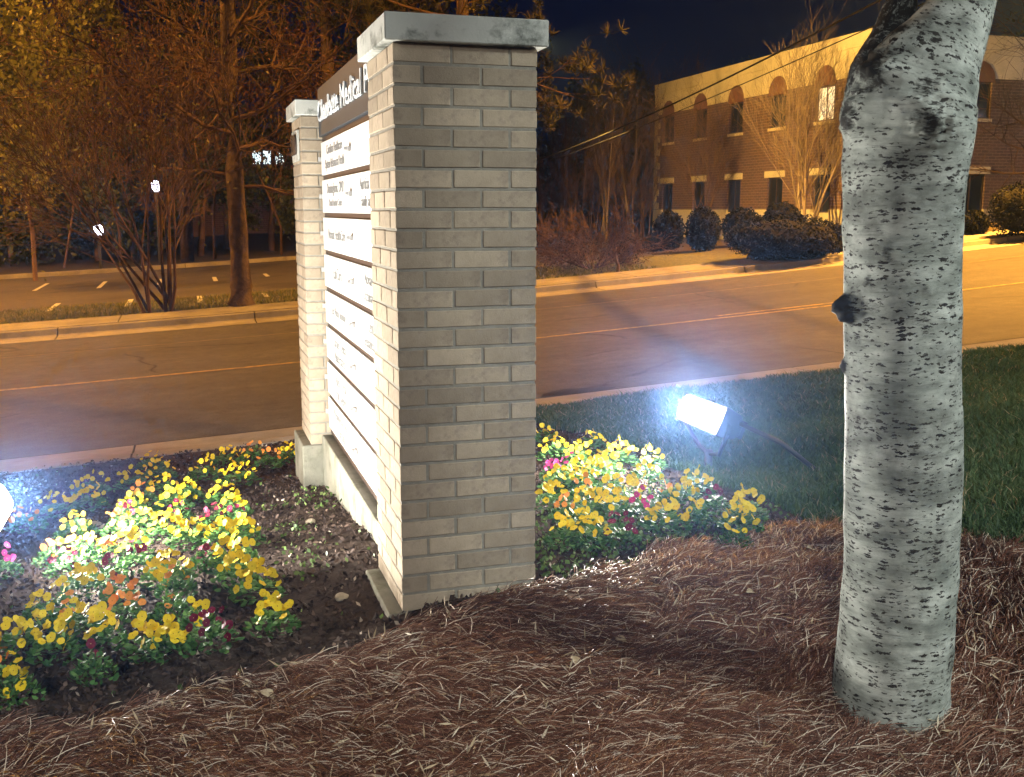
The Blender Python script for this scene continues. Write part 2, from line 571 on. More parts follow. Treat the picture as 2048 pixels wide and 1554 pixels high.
def _dash(sx, sy, thr, seed):
    mp = _n.new('ShaderNodeMapping')
    mp.inputs['Scale'].default_value = (sx, sy, 1)
    mp.inputs['Location'].default_value = (seed, seed * 1.7, 0)
    wm = mix_node(_n, _l, _uv.outputs[0], _wn1.outputs['Color'], 0.025)
    wm = mix_node(_n, _l, wm, _wn2.outputs['Color'], 0.014)
    _l.new(wm, mp.inputs['Vector'])
    vo = _n.new('ShaderNodeTexVoronoi')
    vo.inputs['Randomness'].default_value = 1.0
    vo.inputs['Scale'].default_value = 1.0
    _l.new(mp.outputs[0], vo.inputs['Vector'])
    sp = _n.new('ShaderNodeSeparateColor')
    _l.new(vo.outputs['Color'], sp.inputs[0])
    mul = _n.new('ShaderNodeMath')
    mul.operation = 'MULTIPLY_ADD'
    _l.new(sp.outputs[0], mul.inputs[0])
    mul.inputs[1].default_value = thr * 1.5
    cl = noise_node(_n, _l, 6 + seed, 3, 0.6, _uv.outputs[0])
    ca_ = _n.new('ShaderNodeMath')
    ca_.operation = 'MULTIPLY_ADD'
    _l.new(cl.outputs['Fac'], ca_.inputs[0])
    ca_.inputs[1].default_value = thr * 2.4
    ca_.inputs[2].default_value = -thr * 1.5
    _l.new(ca_.outputs[0], mul.inputs[2])
    lt = _n.new('ShaderNodeMath')
    lt.operation = 'SUBTRACT'
    _l.new(mul.outputs[0], lt.inputs[0])
    _l.new(vo.outputs['Distance'], lt.inputs[1])
    r = ramp_node(_n, _l, lt.outputs[0], [(0.0, (0, 0, 0)), (0.09, (1, 1, 1))])
    return r.outputs['Color']


_d1 = _dash(26, 115, 0.35, 3.1)
_d2 = _dash(11, 74, 0.25, 7.7)
_d3 = _dash(50, 190, 0.42, 1.3)
_mpn = _n.new('ShaderNodeMapping')
_mpn.inputs['Scale'].default_value = (5, 13, 1)
_l.new(_uv.outputs[0], _mpn.inputs['Vector'])
_n1 = noise_node(_n, _l, 1.0, 6, 0.65, _mpn.outputs[0])
_base = ramp_node(_n, _l, _n1.outputs['Fac'], [(0.28, (0.13, 0.145, 0.128)), (0.43, (0.28, 0.31, 0.275)), (0.57, (0.49, 0.53, 0.48)), (0.75, (0.72, 0.75, 0.69))]).outputs['Color']
_n2 = noise_node(_n, _l, 4.5, 6, 0.7, _uv.outputs[0])
_pm = ramp_node(_n, _l, _n2.outputs['Fac'], [(0.48, (0, 0, 0)), (0.7, (0.9, 0.9, 0.9))]).outputs['Color']
_c = mix_node(_n, _l, _base, (0.11, 0.115, 0.1), _pm)
_mpb = _n.new('ShaderNodeMapping')
_mpb.inputs['Scale'].default_value = (7, 110, 1)
_l.new(_uv.outputs[0], _mpb.inputs['Vector'])
_nb = noise_node(_n, _l, 1.0, 5, 0.7, _mpb.outputs[0])
_bm = ramp_node(_n, _l, _nb.outputs['Fac'], [(0.55, (0, 0, 0)), (0.72, (0.75, 0.75, 0.75))]).outputs['Color']
_c = mix_node(_n, _l, _c, (0.09, 0.092, 0.08), _bm)
_c = mix_node(_n, _l, _c, (0.028, 0.025, 0.022), _d1)
_c = mix_node(_n, _l, _c, (0.04, 0.037, 0.033), _d2)
_c = mix_node(_n, _l, _c, (0.06, 0.057, 0.05), _d3)
_sc = _n.new('ShaderNodeAttribute')
_sc.attribute_name = 'scar_shade'
_mps = _n.new('ShaderNodeMapping')
_mps.inputs['Scale'].default_value = (16, 42, 1)
_l.new(_uv.outputs[0], _mps.inputs['Vector'])
_ns = noise_node(_n, _l, 1.0, 6, 0.75, _mps.outputs[0])
_sm = _n.new('ShaderNodeMath')
_sm.operation = 'MULTIPLY_ADD'
_l.new(_sc.outputs['Fac'], _sm.inputs[0])
_sm.inputs[1].default_value = 1.5
_ns2 = _n.new('ShaderNodeMath')
_ns2.operation = 'MULTIPLY_ADD'
_l.new(_ns.outputs['Fac'], _ns2.inputs[0])
_ns2.inputs[1].default_value = 2.6
_ns2.inputs[2].default_value = -1.65
_l.new(_ns2.outputs[0], _sm.inputs[2])
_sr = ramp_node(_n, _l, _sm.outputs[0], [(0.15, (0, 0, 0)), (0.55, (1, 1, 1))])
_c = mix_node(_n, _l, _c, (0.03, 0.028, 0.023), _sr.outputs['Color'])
_l.new(_c, _b.inputs['Base Color'])
_b.inputs['Roughness'].default_value = 0.72
_b.inputs['Specular IOR Level'].default_value = 0.25
_hb = mix_node(_n, _l, _n1.outputs['Fac'], (0, 0, 0), _d1)
_hb = mix_node(_n, _l, _hb, _ns.outputs['Color'], _sr.outputs['Color'])
bump_node(_n, _l, _hb, _b, 0.5, 0.008)
M['birch'] = _m

# ------------------------------------------------------------------ ground sheet
def poly_from_px(pts):
    return [tuple(ground_at(*p)[:2]) for p in pts]


_edge = [(-150, 1510), (100, 1480), (400, 1425), (600, 1335), (760, 1275), (900, 1235), (1090, 1195), (1300, 1115), (1450, 1092), (1640, 1062), (1700, 1066), (1910, 1085), (2048, 1112), (2300, 1160)]
STRAW_POLY = poly_from_px(_edge) + [(7.0, 2.6), (9.5, 1.5), (9.5, -3.0), (-5, -3.0), (-4.0, 0.6)]
_le = [(1000, 830), (1070, 846), (1250, 884), (1330, 926), (1440, 980), (1560, 1008), (1640, 1056), (1700, 1062), (1910, 1083), (2048, 1110), (2300, 1158)]
LAWN_POLY = poly_from_px(_le) + [(7.0, 2.6), (9.5, 1.5), (14, 1.5), (14, 8.3), (2.0, 8.3)]


def in_poly(x, y, poly):
    x = np.asarray(x)
    y = np.asarray(y)
    c = np.zeros(x.shape, bool)
    n = len(poly)
    for i in range(n):
        x0, y0 = poly[i]
        x1, y1 = poly[(i + 1) % n]
        if y0 == y1:
            continue
        t = ((y0 > y) != (y1 > y)) & (x < (x1 - x0) * (y - y0) / (y1 - y0) + x0)
        c ^= t
    return c


def wob(u, v, a=0.06):
    return u + a * vnoise(u, v, 0.18, 8) + a * vnoise(u, v, 0.5, 18), v + a * vnoise(u, v, 0.18, 9) + a * vnoise(u, v, 0.5, 19)


gu = np.concatenate([[-700, -300, -140, -90], np.arange(-60, -6, 2.0), np.arange(-6, 10.01, 0.055), np.arange(11, 60, 1.5), [62, 75, 90, 140, 300, 700]])
gv = np.concatenate([[-500, -200, -80, -40, -20, -10, -5], np.arange(-2, 8.40, 0.055), [8.425, 8.44, 10, 12, 14, 16, 17.95, 17.965], np.arange(18.3, 42, 0.8), np.arange(43, 120, 3.0), [130, 160, 220, 400, 900]])
GU, GV = np.meshgrid(gu, gv)
GZ = terrain(GU, GV)
_V = np.stack([GU, GV, GZ], -1).reshape(-1, 3)
_nu, _nv = len(gu), len(gv)
_i = np.arange(_nu * _nv).reshape(_nv, _nu)
_F = np.stack([_i[:-1, :-1], _i[:-1, 1:], _i[1:, 1:], _i[1:, :-1]], -1).reshape(-1, 4)
ground_me = np_mesh('ground', _V, _F, M['ground'], smooth=True)
wu, wv = wob(_V[:, 0], _V[:, 1])
st = in_poly(wu, wv, STRAW_POLY)
la = in_poly(wu, wv, LAWN_POLY)
zc = np.tile(np.array([0.065, 0.046, 0.035]), (len(_V), 1))
zc[la] = (0.035, 0.05, 0.022)
zc[st] = (0.055, 0.026, 0.015)
farm = _V[:, 1] > 17
zc[farm] = (0.075, 0.06, 0.035)
verge = farm & (_V[:, 0] < 12) & (_V[:, 1] < 22.5)
zc[verge] = (0.15, 0.15, 0.05)
_ca = ground_me.color_attributes.new('zonecol', 'FLOAT_COLOR', 'POINT')
_ca.data.foreach_set('color', np.concatenate([zc, np.ones((len(zc), 1))], 1).astype(np.float32).ravel())
tag(obj('ground', ground_me), kind='structure')


# ------------------------------------------------------------------ road
def strip(name, mat, u0, u1, v0, v1, dz, step=0.5, parent=None, zfun=None, nv=1, kind='structure'):
    us = np.arange(u0, u1 + step * 0.5, step) if u1 - u0 > step else np.array([u0, u1])
    us[-1] = u1
    vs = np.linspace(v0, v1, nv + 1)
    U, Vv = np.meshgrid(us, vs)
    Z = (road_z(U) if zfun is None else zfun(U, Vv)) + dz
    P = np.stack([U, Vv, Z], -1).reshape(-1, 3)
    ii = np.arange(P.shape[0]).reshape(len(vs), len(us))
    Fq = np.stack([ii[:-1, :-1], ii[:-1, 1:], ii[1:, 1:], ii[1:, :-1]], -1).reshape(-1, 4)
    o = obj(name, np_mesh(name, P, Fq, mat, smooth=True), parent)
    if kind and parent is None:
        o['kind'] = kind
    return o


road = strip('road', M['asphalt'], -70, 90, ROAD_NEAR + 0.012, ROAD_FAR - 0.012, 0.0, 0.5, nv=2)
strip('solid_centre_line', M['yellow_paint'], -70, 90, 12.60, 12.70, 0.005, 0.5, parent=road)
ua = ground_at(1375, 638)[0]
for k in range(-5, 9):
    u0 = ua + 12.2 * k
    strip('centre_line_dash', M['yellow_paint'], u0, u0 + 3.2, 12.83, 12.93, 0.005, 0.5, parent=road)
strip('edge_line', M['faded_paint'], -70, 90, 15.63, 15.69, 0.005, 0.5, parent=road)
# tar patch at the gutter
_b1 = MB()
_pp = [(3.05, 8.95), (3.3, 8.94), (3.75, 8.94), (3.82, 9.02), (3.6, 9.12), (3.35, 9.2), (3.12, 9.1)]
_b1.add([(a, b, float(road_z(a)) + 0.004) for a, b in _pp], [tuple(range(len(_pp)))])
_b1.build('tar_patch', surface('tar', (0.018, 0.017, 0.016), (0.03, 0.028, 0.026), 12, 0.6, 0.3, 50), road)


def kerb_slab(profile, u0, u1, step=0.6):
    n = max(2, int(round((u1 - u0) / step)) + 1)
    us = np.linspace(u0, u1, n)
    b = MB()
    k = len(profile)
    v = [(u, y, float(road_z(u)) + z) for u in us for y, z in profile]
    f = [(i * k + j, i * k + (j + 1) % k, (i + 1) * k + (j + 1) % k, (i + 1) * k + j) for i in range(n - 1) for j in range(k)]
    f += [tuple(range(k)), tuple((n - 1) * k + j for j in range(k))[::-1]]
    b.add(v, f)
    return b


PN = [(8.22, -0.2), (8.22, 0.04), (8.235, 0.047), (8.36, 0.047), (8.46, 0.036), (8.56, 0.014), (8.922, 0.0), (8.922, -0.2)]
PK = [(8.27, -0.2), (8.27, 0.118), (8.285, 0.126), (8.40, 0.126), (8.425, 0.115), (8.455, 0.03), (8.50, 0.012), (8.922, 0.0), (8.922, -0.2)]
PF = [(26.395 - y, z) for y, z in PK][::-1]
PS = [(18.145, -0.1), (18.145, 0.132), (19.25, 0.142), (19.25, -0.1)]
kerb_n = tag(bpy.data.objects.new('near_kerb', None), kind='structure')
link(kerb_n)
kerb_f = tag(bpy.data.objects.new('far_kerb', None), kind='structure')
link(kerb_f)
walk = tag(bpy.data.objects.new('pavement', None), kind='structure')
link(walk)
uj = ground_at(276, 897)[0]
for k in range(-4, 9):
    a = uj + 3.05 * k
    kerb_slab(PN, a + 0.008, a + 3.042).build('slab', M['kerb'], kerb_n)
uj2 = ground_at(116, 668)[0]
for k in range(-4, 12):
    a = uj2 + 3.05 * k
    kerb_slab(PF, a + 0.01, a + 3.04).build('slab', M['kerb'], kerb_f)
uj3 = ground_at(236, 645)[0]
for k in range(-4, 12):
    a = uj3 + 3.05 * k
    kerb_slab(PS, a + 0.01, a + 3.04).build('slab', M['kerb'], walk)

# parking lot beyond the road
LOT_U1 = 8.2
M['old_asphalt'] = surface('old_asphalt', (0.075, 0.066, 0.056), (0.14, 0.12, 0.1), 0.5, 0.9, 0.4, 40, 0.01, 0.2, stain=(0.06, 0.052, 0.045), stain_scale=0.25, stain_lo=0.5, stain_hi=0.6)
lot = strip('parking_lot', M['old_asphalt'], -45, LOT_U1, 21.7, 33.4, 0.03, 1.0, zfun=terrain, nv=14)
for (xa, ya, xb, yb) in [(104, 608, 110, 622), (252, 600, 265, 613), (390, 593, 410, 605), (522, 587, 540, 594),
                         (81, 568, 84, 581), (200, 564, 209, 576), (313, 559, 327, 569), (420, 555, 440, 562), (525, 548, 540, 553)]:
    A = ground_at(xa, ya, 0.03)
    B = ground_at(xb, yb, 0.03)
    uu = (A[0] + B[0]) / 2
    strip('stall_line', M['white_paint'], uu - 0.05, uu + 0.05, min(A[1], B[1]), max(A[1], B[1]), 0.036, 0.2, parent=lot, zfun=terrain, nv=3)
kl = tag(bpy.data.objects.new('lot_kerb', None), kind='structure')
link(kl)
for k in range(18):
    a = -45 + 3.0 * k
    _b1 = MB()
    zz = [float(terrain(a + 0.01 + t * 2.98, 33.5)) for t in (0, 1)]
    p = []
    for t in (0, 1):
        for y, z in ((33.42, -0.1), (33.42, 0.14), (33.6, 0.15), (33.6, -0.1)):
            p.append((a + 0.01 + t * 2.98, y, zz[t] + z))
    _b1.add(p, [(0, 1, 2, 3), (7, 6, 5, 4), (0, 4, 5, 1), (1, 5, 6, 2), (2, 6, 7, 3), (3, 7, 4, 0)])
    if a + 3 < LOT_U1 + 1:
        _b1.build('slab', M['kerb'], kl)

# ------------------------------------------------------------------ brick pillars and sign
BL, BW, BH, JT, PITCHZ = 0.1937, 0.0921, 0.0572, 0.0095, 0.0677
PW = 2 * (BL + JT) + BW       # 0.4985
U0, V0, V1 = 0.682, 3.523, 6.367
NCOURSE = 29
brick_meshes = []
for k in range(4):
    b = MB().box(-BL / 2, BL / 2, -BW / 2, BW / 2, -BH / 2, BH / 2)
    me = b.mesh('brick', M['brick'], bevel=0.0022)
    rr = random.Random(k)
    for v in me.vertices:
        v.co.x += rr.uniform(-0.0007, 0.0007)
        v.co.z += rr.uniform(-0.0007, 0.0007)
    brick_meshes.append(me)


def pillar(v0, label):
    t = thing('brick_pillar', label, 'pillar', (U0 + PW / 2, v0 + PW / 2, 0), 0, 'brick pillars of the sign')
    h = PW / 2
    rec = 0.0035
    MB().box(-h + rec, h - rec, -h + rec, h - rec, 0.001, NCOURSE * PITCHZ - 0.001).build('mortar_core', M['mortar'], t)
    rr = random.Random(int(v0 * 100))
    for c in range(NCOURSE):
        z = c * PITCHZ + PITCHZ / 2
        top_down = NCOURSE - 1 - c
        flip = top_down % 2 == 1
        for side in range(4):
            for j in range(2):
                # two stretchers per side, the remaining end belongs to the next side's brick
                off = -h + BL / 2 + j * (BL + JT)
                if flip:
                    off = -off
                cx, cy = off, -h + BW / 2
                a = side * math.pi / 2
                x, y = cx * math.cos(a) - cy * math.sin(a), cx * math.sin(a) + cy * math.cos(a)
                obj('brick', brick_meshes[rr.randrange(4)], t,
                    (x + rr.uniform(-.0012, .0012), y + rr.uniform(-.0012, .0012), z + rr.uniform(-.0008, .0008)),
                    (rr.uniform(-.004, .004), rr.uniform(-.006, .006), a + (math.pi if rr.random() < .5 else 0) + rr.uniform(-.005, .005)))
    oh = 0.031
    zc_ = NCOURSE * PITCHZ
    MB().box(-h - oh, h + oh, -h - oh, h + oh, zc_, zc_ + 0.088).build('cap', M['cap'], t, bevel=0.004)
    MB().box(-h - 0.052, h + 0.052, -h - 0.004, h + 0.004, -0.4, -0.002).build('plinth', M['plinth'], t, bevel=0.006)
    return t


pil_n = pillar(V0, 'tall tan brick pillar nearest the camera with pale stone cap')
pil_f = pillar(V1, 'far tan brick pillar carrying the dark house number')

# house number on a pale plate on the far pillar's left face
FONT_ROT_LEFT = Matrix(((0, 0, -1), (-1, 0, 0), (0, 1, 0)))   # text x -> -y, text y -> z, facing -x


def text_mesh(txt, size, mat, extrude=0.0, align='CENTER', sx=1.0):
    cu = bpy.data.curves.new('lettering', 'FONT')
    cu.body = txt
    cu.size = size
    cu.extrude = extrude
    cu.align_x = align
    cu.align_y = 'CENTER'
    cu.resolution_u = 3
    o = bpy.data.objects.new('lettering', cu)
    COL.objects.link(o)
    dg = bpy.context.evaluated_depsgraph_get()
    me = bpy.data.meshes.new_from_object(o.evaluated_get(dg))
    COL.objects.unlink(o)
    bpy.data.objects.remove(o)
    bpy.data.curves.remove(cu)
    me.name = 'lettering'
    me.materials.clear()
    me.materials.append(mat)
    if sx != 1.0:
        for v in me.vertices:
            v.co.x *= sx
    return me


def split_words(me, n):
    """cut a line of lettering into its n words at the widest gaps"""
    if n < 2:
        return [me]
    co = np.array([v.co[:] for v in me.vertices])
    polys = [list(p.vertices) for p in me.polygons]
    iv = sorted((co[p, 0].min(), co[p, 0].max()) for p in polys)
    merged = [list(iv[0])]
    for a, b in iv[1:]:
        if a <= merged[-1][1] + 1e-6:
            merged[-1][1] = max(merged[-1][1], b)
        else:
            merged.append([a, b])
    gaps = sorted(((merged[k + 1][0] - merged[k][1], (merged[k + 1][0] + merged[k][1]) / 2) for k in range(len(merged) - 1)), reverse=True)[:n - 1]
    cuts = sorted(g[1] for g in gaps)
    out = []
    for w in range(n):
        sel = [p for p in polys if sum(co[p, 0].mean() > c for c in cuts) == w]
        ids = sorted({k for p in sel for k in p})
        mp = {k: q for q, k in enumerate(ids)}
        m2 = bpy.data.meshes.new('lettering')
        m2.from_pydata([tuple(co[k]) for k in ids], [], [[mp[k] for k in p] for p in sel])
        m2.materials.append(me.materials[0])
        out.append(m2)
    bpy.data.meshes.remove(me)
    return out


def put_text(txt, size, mat, parent, u, v, z, extrude=0.002, sx=1.0, pl=Vector((0, 0, 0)), name='lettering', side=-1, width=None):
    me = text_mesh(txt, size, mat, extrude, sx=sx)
    if width:
        xs = [q.co.x for q in me.vertices]
        k = width / (max(xs) - min(xs))
        for q in me.vertices:
            q.co.x *= k
    R3 = FONT_ROT_LEFT if side < 0 else Matrix(((0, 0, 1), (1, 0, 0), (0, 1, 0)))
    for m2 in split_words(me, len(txt.split())):
        o = obj(name, m2, parent)
        o.matrix_local = Matrix.Translation(Vector((u, v, z)) - pl) @ R3.to_4x4()
    return o


pfl = Vector((U0 + PW / 2, V1 + PW / 2, 0))
zt = NCOURSE * PITCHZ
_pb = MB().box(U0 - 0.012, U0 - 0.002, V1 + 0.09, V1 + 0.41, zt - 0.255, zt - 0.075)
_pl = _pb.build('number_plate', M['cap'], pil_f, loc=-pfl)
put_text('500', 0.17, M['bronze'], pil_f, U0 - 0.02, V1 + 0.25, zt - 0.165, 0.006, 1.05, pfl, 'house_number')

# the sign between the pillars
GV0, GV1 = V0 + PW, V1
SU = 0.792                 # left face of the panels
SU2 = U0 * 2 + PW - SU     # right face, mirrored
sign = thing('monument_sign', 'two sided medical centre directory sign with white panels between pillars', 'sign', (0, 0, 0))
MB().box(0.75, U0 * 2 + PW - 0.75, GV0 + 0.002, GV1 - 0.002, -0.5, 0.06).build('base_wall', M['plinth'], sign, bevel=0.006)
MB().box(SU + 0.0115, SU2 - 0.0115, GV0 + 0.004, GV1 - 0.02, 0.075, 2.06).build('frame', M['bronze'], sign)
MB().box(SU - 0.01, SU2 + 0.01, GV0 + 0.006, GV1 + 0.002 - 0.03, 1.838, 2.112).build('header', M['header'], sign, bevel=0.004)
put_text('Charlotte Medical Plaza', 0.165, M['letter_white'], sign, SU - 0.018, 5.255, 1.968, 0.004, name='header_lettering', width=2.06)
put_text('Charlotte Medical Plaza', 0.165, M['letter_white'], sign, SU2 + 0.018, 5.2, 1.968, 0.004, name='header_lettering', side=1, width=2.06)
ROWS_L = [['Carolinas Healthcare', 'System Behavioral Health'], ['Dunninghous, DMD', 'Dental Implant Center'], ['Novant HealthCare'], ['LabCorp'], ['Lea Vision Institute'],
          ['Carmel Dental', 'Associates'], ['Allen Total', 'Pain Relief'], ['Presbyterian Medical', 'Group']]
ROWS_R = [[], ['Aurticia Droh-King', 'Family and Cosmetic'], [], ['Novant Health', 'Occupational Med'], ['Center for', 'Behavioral Health'], [], [], []]
RP = 0.2145
mid = (GV0 + GV1) / 2 + 0.02
for r in range(8):
    z1 = 1.806 - r * RP
    z0 = z1 - RP + 0.028
    for cidx, (va, vb, txt) in enumerate(((mid + 0.004, GV1 - 0.035, ROWS_L[r]), (GV0 + 0.01, mid - 0.004, ROWS_R[r]))):
        p = MB().box(SU, SU + 0.011, va, vb, z0, z1).build('panel', M['panel'], sign, bevel=0.002)
        MB().box(SU2 - 0.011, SU2, va, vb, z0, z1).build('panel', M['panel'], sign, bevel=0.002)
        for i, line in enumerate(txt):
            zz = (z0 + z1) / 2 + (0 if len(txt) == 1 else (0.038 if i == 0 else -0.04))
            size = 0.095 if len(line) < 12 else (0.082 if len(line) < 19 else 0.072)
            if r == 1 and cidx == 0 and i == 1:
                size = 0.055
            put_text(line, size, M['letter_grey'], p, SU - 0.0015, (va + vb) / 2, zz, 0.001)
    zmid = (z0 + z1) / 2
    MB().box(SU - 0.016, SU - 0.002, mid - 0.03, mid + 0.03, zmid - 0.012, zmid + 0.012).box(SU - 0.03, SU - 0.016, mid - 0.012, mid + 0.012, zmid - 0.005, zmid + 0.01).build('clip', M['metal'], sign)
    MB().box(SU - 0.016, SU + 0.01, GV1 - 0.035, GV1 - 0.012, zmid - 0.012, zmid + 0.012).build('clip', M['metal'], sign)

# ------------------------------------------------------------------ lamps the place has, and two added fill lamps
def lamp_light(name, kind, loc, parent, energy, col, radius=0.1, aim=None, cone=None, blend=0.5):
    d = bpy.data.lights.new(name, kind)
    d.energy = energy
    d.color = col
    d.shadow_soft_size = radius
    if kind == 'SPOT':
        d.spot_size = math.radians(cone)
        d.spot_blend = blend
    o = bpy.data.objects.new(name, d)
    link(o)
    o.location = loc
    if aim is not None:
        o.rotation_euler = (Vector(aim) - Vector(loc)).to_track_quat('-Z', 'Y').to_euler()
    if parent is not None:
        o.parent = parent
        o.matrix_parent_inverse = parent.matrix_world.inverted()
    return o


FLOOD_COL = (1.0, 0.95, 0.86)
M['flood_lens'] = emit_mat('flood_lens', (1.0, 0.97, 0.92), 220)
FL_W = 600


def floodlight(u, v, z, sgn, label, energy):
    """bar shaped sign flood on a stake; sgn=-1 faces -x, +1 faces +x"""
    gz = float(terrain(u, v))
    t = thing('floodlight', label, 'floodlight', (u, v, gz), 0, 'floodlights aimed at the sign')
    tilt = math.radians(24)
    R = Matrix.Translation((0, 0, z - gz)) @ Matrix.Rotation(sgn * -tilt, 4, 'Y')
    # local: x = facing direction*sgn, y along the bar
    L = 0.23
    h = MB()
    prof = [(-0.09, -0.035), (-0.06, -0.07), (0.03, -0.085), (0.045, -0.085), (0.045, 0.085), (0.03, 0.085), (-0.06, 0.07), (-0.09, 0.035)]
    h.prism([(a * sgn, b) for a, b in prof], -L - 0.02, L + 0.02, lambda a, b, tt: R @ Vector((a, tt, b)))
    h.build('housing', M['black_metal'], t, bevel=0.004)
    for i in range(5):
        y = -0.22 + i * 0.11
        MB().box(-0.125, -0.08, y - 0.006, y + 0.006, -0.05, 0.05, R @ Matrix.Scale(sgn, 4, (1, 0, 0))).build('cooling_fin', M['black_metal'], t)
    rl = []
    for cy, cz, a0 in ((L - 0.055, 0.017, 0), (-L + 0.055, 0.017, 90), (-L + 0.055, -0.017, 180), (L - 0.055, -0.017, 270)):
        for q in range(7):
            aa = math.radians(a0 + q * 15)
            rl.append((cy + 0.055 * math.cos(aa), cz + 0.055 * math.sin(aa)))
    dome = MB()
    for r0, x0, r1, x1 in ((1.0, 0.046, 1.0, 0.056), (1.0, 0.056, 0.8, 0.068), (0.8, 0.068, 0.45, 0.074)):
        k_ = len(rl)
        dome.add([R @ Vector((x0 * sgn, a * (1 - (1 - r0) * 0.3), b * r0)) for a, b in rl] + [R @ Vector((x1 * sgn, a * (1 - (1 - r1) * 0.3), b * r1)) for a, b in rl],
                 [(i_, (i_ + 1) % k_, k_ + (i_ + 1) % k_, k_ + i_) for i_ in range(k_)] + ([tuple(range(k_, 2 * k_))] if r1 < 0.5 else []))
    dome.build('lens', M['flood_lens'], t, smooth=True)
    br = MB()
    br.tube([R @ Vector((0, -L - 0.03, 0)), R @ Vector((0, -L - 0.05, -0.05)), Vector((-0.02 * sgn, -0.12, z - gz - 0.2)), Vector((-0.02 * sgn, 0, z - gz - 0.22)),
             Vector((-0.02 * sgn, 0.12, z - gz - 0.2)), R @ Vector((0, L + 0.05, -0.05)), R @ Vector((0, L + 0.03, 0))], 0.012, 8)
    br.build('bracket', M['black_metal'], t, smooth=True)
    MB().tube([Vector((-0.02 * sgn, 0, -0.15)), Vector((-0.02 * sgn, 0, z - gz - 0.2))], [0.018, 0.024], 10).build('stake', M['black_metal'], t, smooth=True)
    e = Vector((-0.07 * sgn, -L - 0.02, z - gz))
    cdt = MB().tube([e, e + Vector((-0.2 * sgn, -0.1, -0.1)), Vector((e.x - 0.5 * sgn, e.y - 0.25, -0.04 if sgn < 0 else -0.1))], 0.013, 8)
    cdt.build('conduit', M['black_metal'], t, smooth=True)
    d = Vector((sgn * math.cos(tilt), 0, math.sin(tilt)))
    bpy.context.view_layer.update()
    for dy in (-0.16, 0.16):
        P = Vector((u, v + dy, z)) + d * 0.1
        lamp_light('flood_beam', 'SPOT', P, t, energy / 2, FLOOD_COL, 0.06, P + d + Vector((0, 0, 0)), 168, 0.35)
    return t


SEEN_CY = V0 + (V1 + PW - V0) / 2
floodlight(2.78, 5.25, 0.27, -1, 'lit floodlight bar on a stake among pansies right of the sign', FL_W)
floodlight(-0.9, 4.98, 0.10, 1, 'lit floodlight bar at the left edge facing the white panels', FL_W)

SODIUM = (1.0, 0.43, 0.06)
M['sodium_lens'] = emit_mat('sodium_lens', (1.0, 0.55, 0.12), 30)
M['white_lens'] = emit_mat('white_lens', (0.85, 0.95, 1.0), 30)


def street_lamp(u, v, h, arm, label, energy, col, lens, group='street and lot lamps', cone=160, name='street_lamp', aim=(0, 0, -1), blend=0.4, radius=0.12):
    gz = float(terrain(u, v))
    t = thing(name, label, 'street lamp', (u, v, gz), math.atan2(arm[1], arm[0]), group)
    L = math.hypot(*arm)
    MB().tube([(0, 0, -0.3), (0, 0, 0.3), (0, 0, h - 0.4)], [0.11, 0.1, 0.06], 12).build('pole', M['pole_metal'], t, smooth=True)
    MB().tube([(0, 0, h - 0.7), (L * 0.3, 0, h - 0.15), (L * 0.7, 0, h), (L, 0, h + 0.02)], [0.035, 0.03, 0.028, 0.025], 8).build('arm', M['pole_metal'], t, smooth=True)
    hb = MB()
    prof = [(0, 0.03), (0.12, 0.075), (0.4, 0.085), (0.62, 0.05), (0.7, 0.0)]
    for s0, s1 in zip(prof[:-1], prof[1:]):
        pass
    rings = []
    for x, w in prof:
        w2 = max(w * 1.5, 0.02)
        rings.append([(L - 0.1 + x, -w2, h - 0.03), (L - 0.1 + x, -w2 * 0.7, h + w * 0.9), (L - 0.1 + x, w2 * 0.7, h + w * 0.9), (L - 0.1 + x, w2, h - 0.03)])
    vv = [q for r in rings for q in r]
    ff = [(i * 4 + j, i * 4 + (j + 1) % 4, (i + 1) * 4 + (j + 1) % 4, (i + 1) * 4 + j) for i in range(len(rings) - 1) for j in range(4)] + [(3, 2, 1, 0), tuple(len(vv) - 4 + j for j in range(4))]
    hb.add(vv, ff)
    hb.build('lamp_head', M['pole_metal'], t)
    MB().box(L + 0.05, L + 0.42, -0.09, 0.09, h - 0.075, h - 0.034).build('lens', lens, t, bevel=0.015)
    bpy.context.view_layer.update()
    w = t.matrix_world @ Vector((L + 0.24, 0, h - 0.12))
    lamp_light('lamp_glow', 'SPOT', w, t, energy, col, radius, w + Vector(aim), cone, blend)
    return t


street_lamp(19.8, 20.6, 8.6, (-2.2, -3.0), 'street lamp right of the view leaning over the far lane', 45000, SODIUM, M['sodium_lens'], cone=156, blend=0.6, aim=(-0.2, 0.32, -1))
street_lamp(-8.0, 20.0, 10.5, (0.0, -1.6), 'street lamp left of the view beside the parking lot', 11500, SODIUM, M['sodium_lens'], cone=160, aim=(0.1, 0.45, -1), blend=0.4)
street_lamp(-17.0, 29.0, 9.5, (1.6, 0.4), 'added lamp beyond the left edge to brighten the wood', 26000, SODIUM, M['sodium_lens'], cone=170, aim=(0.8, 0.3, -0.4))  # unseen lamp added to brighten the trees behind the lot
street_lamp(10.6, 34.2, 7.2, (0.9, 0.5), 'lot lamp hidden behind the near pillar aimed at the brick building', 62000, (1.0, 0.55, 0.11), M['sodium_lens'], cone=84, aim=(0.87, 0.45, -0.26), blend=0.6)
street_lamp(9.0, -3.6, 6.4, (-1.0, 0.6), 'white lot lamp behind the camera shining on pillar and birch', 3100, (0.93, 1.0, 0.95), M['white_lens'], radius=0.6)
street_lamp(-4.5, -7.5, 6.0, (0.8, 0.6), 'added white fill lamp behind the camera on the left', 2900, (1.0, 0.96, 0.88), M['white_lens'], radius=0.4)  # unseen fill added to soften the trunk shadow and light the front
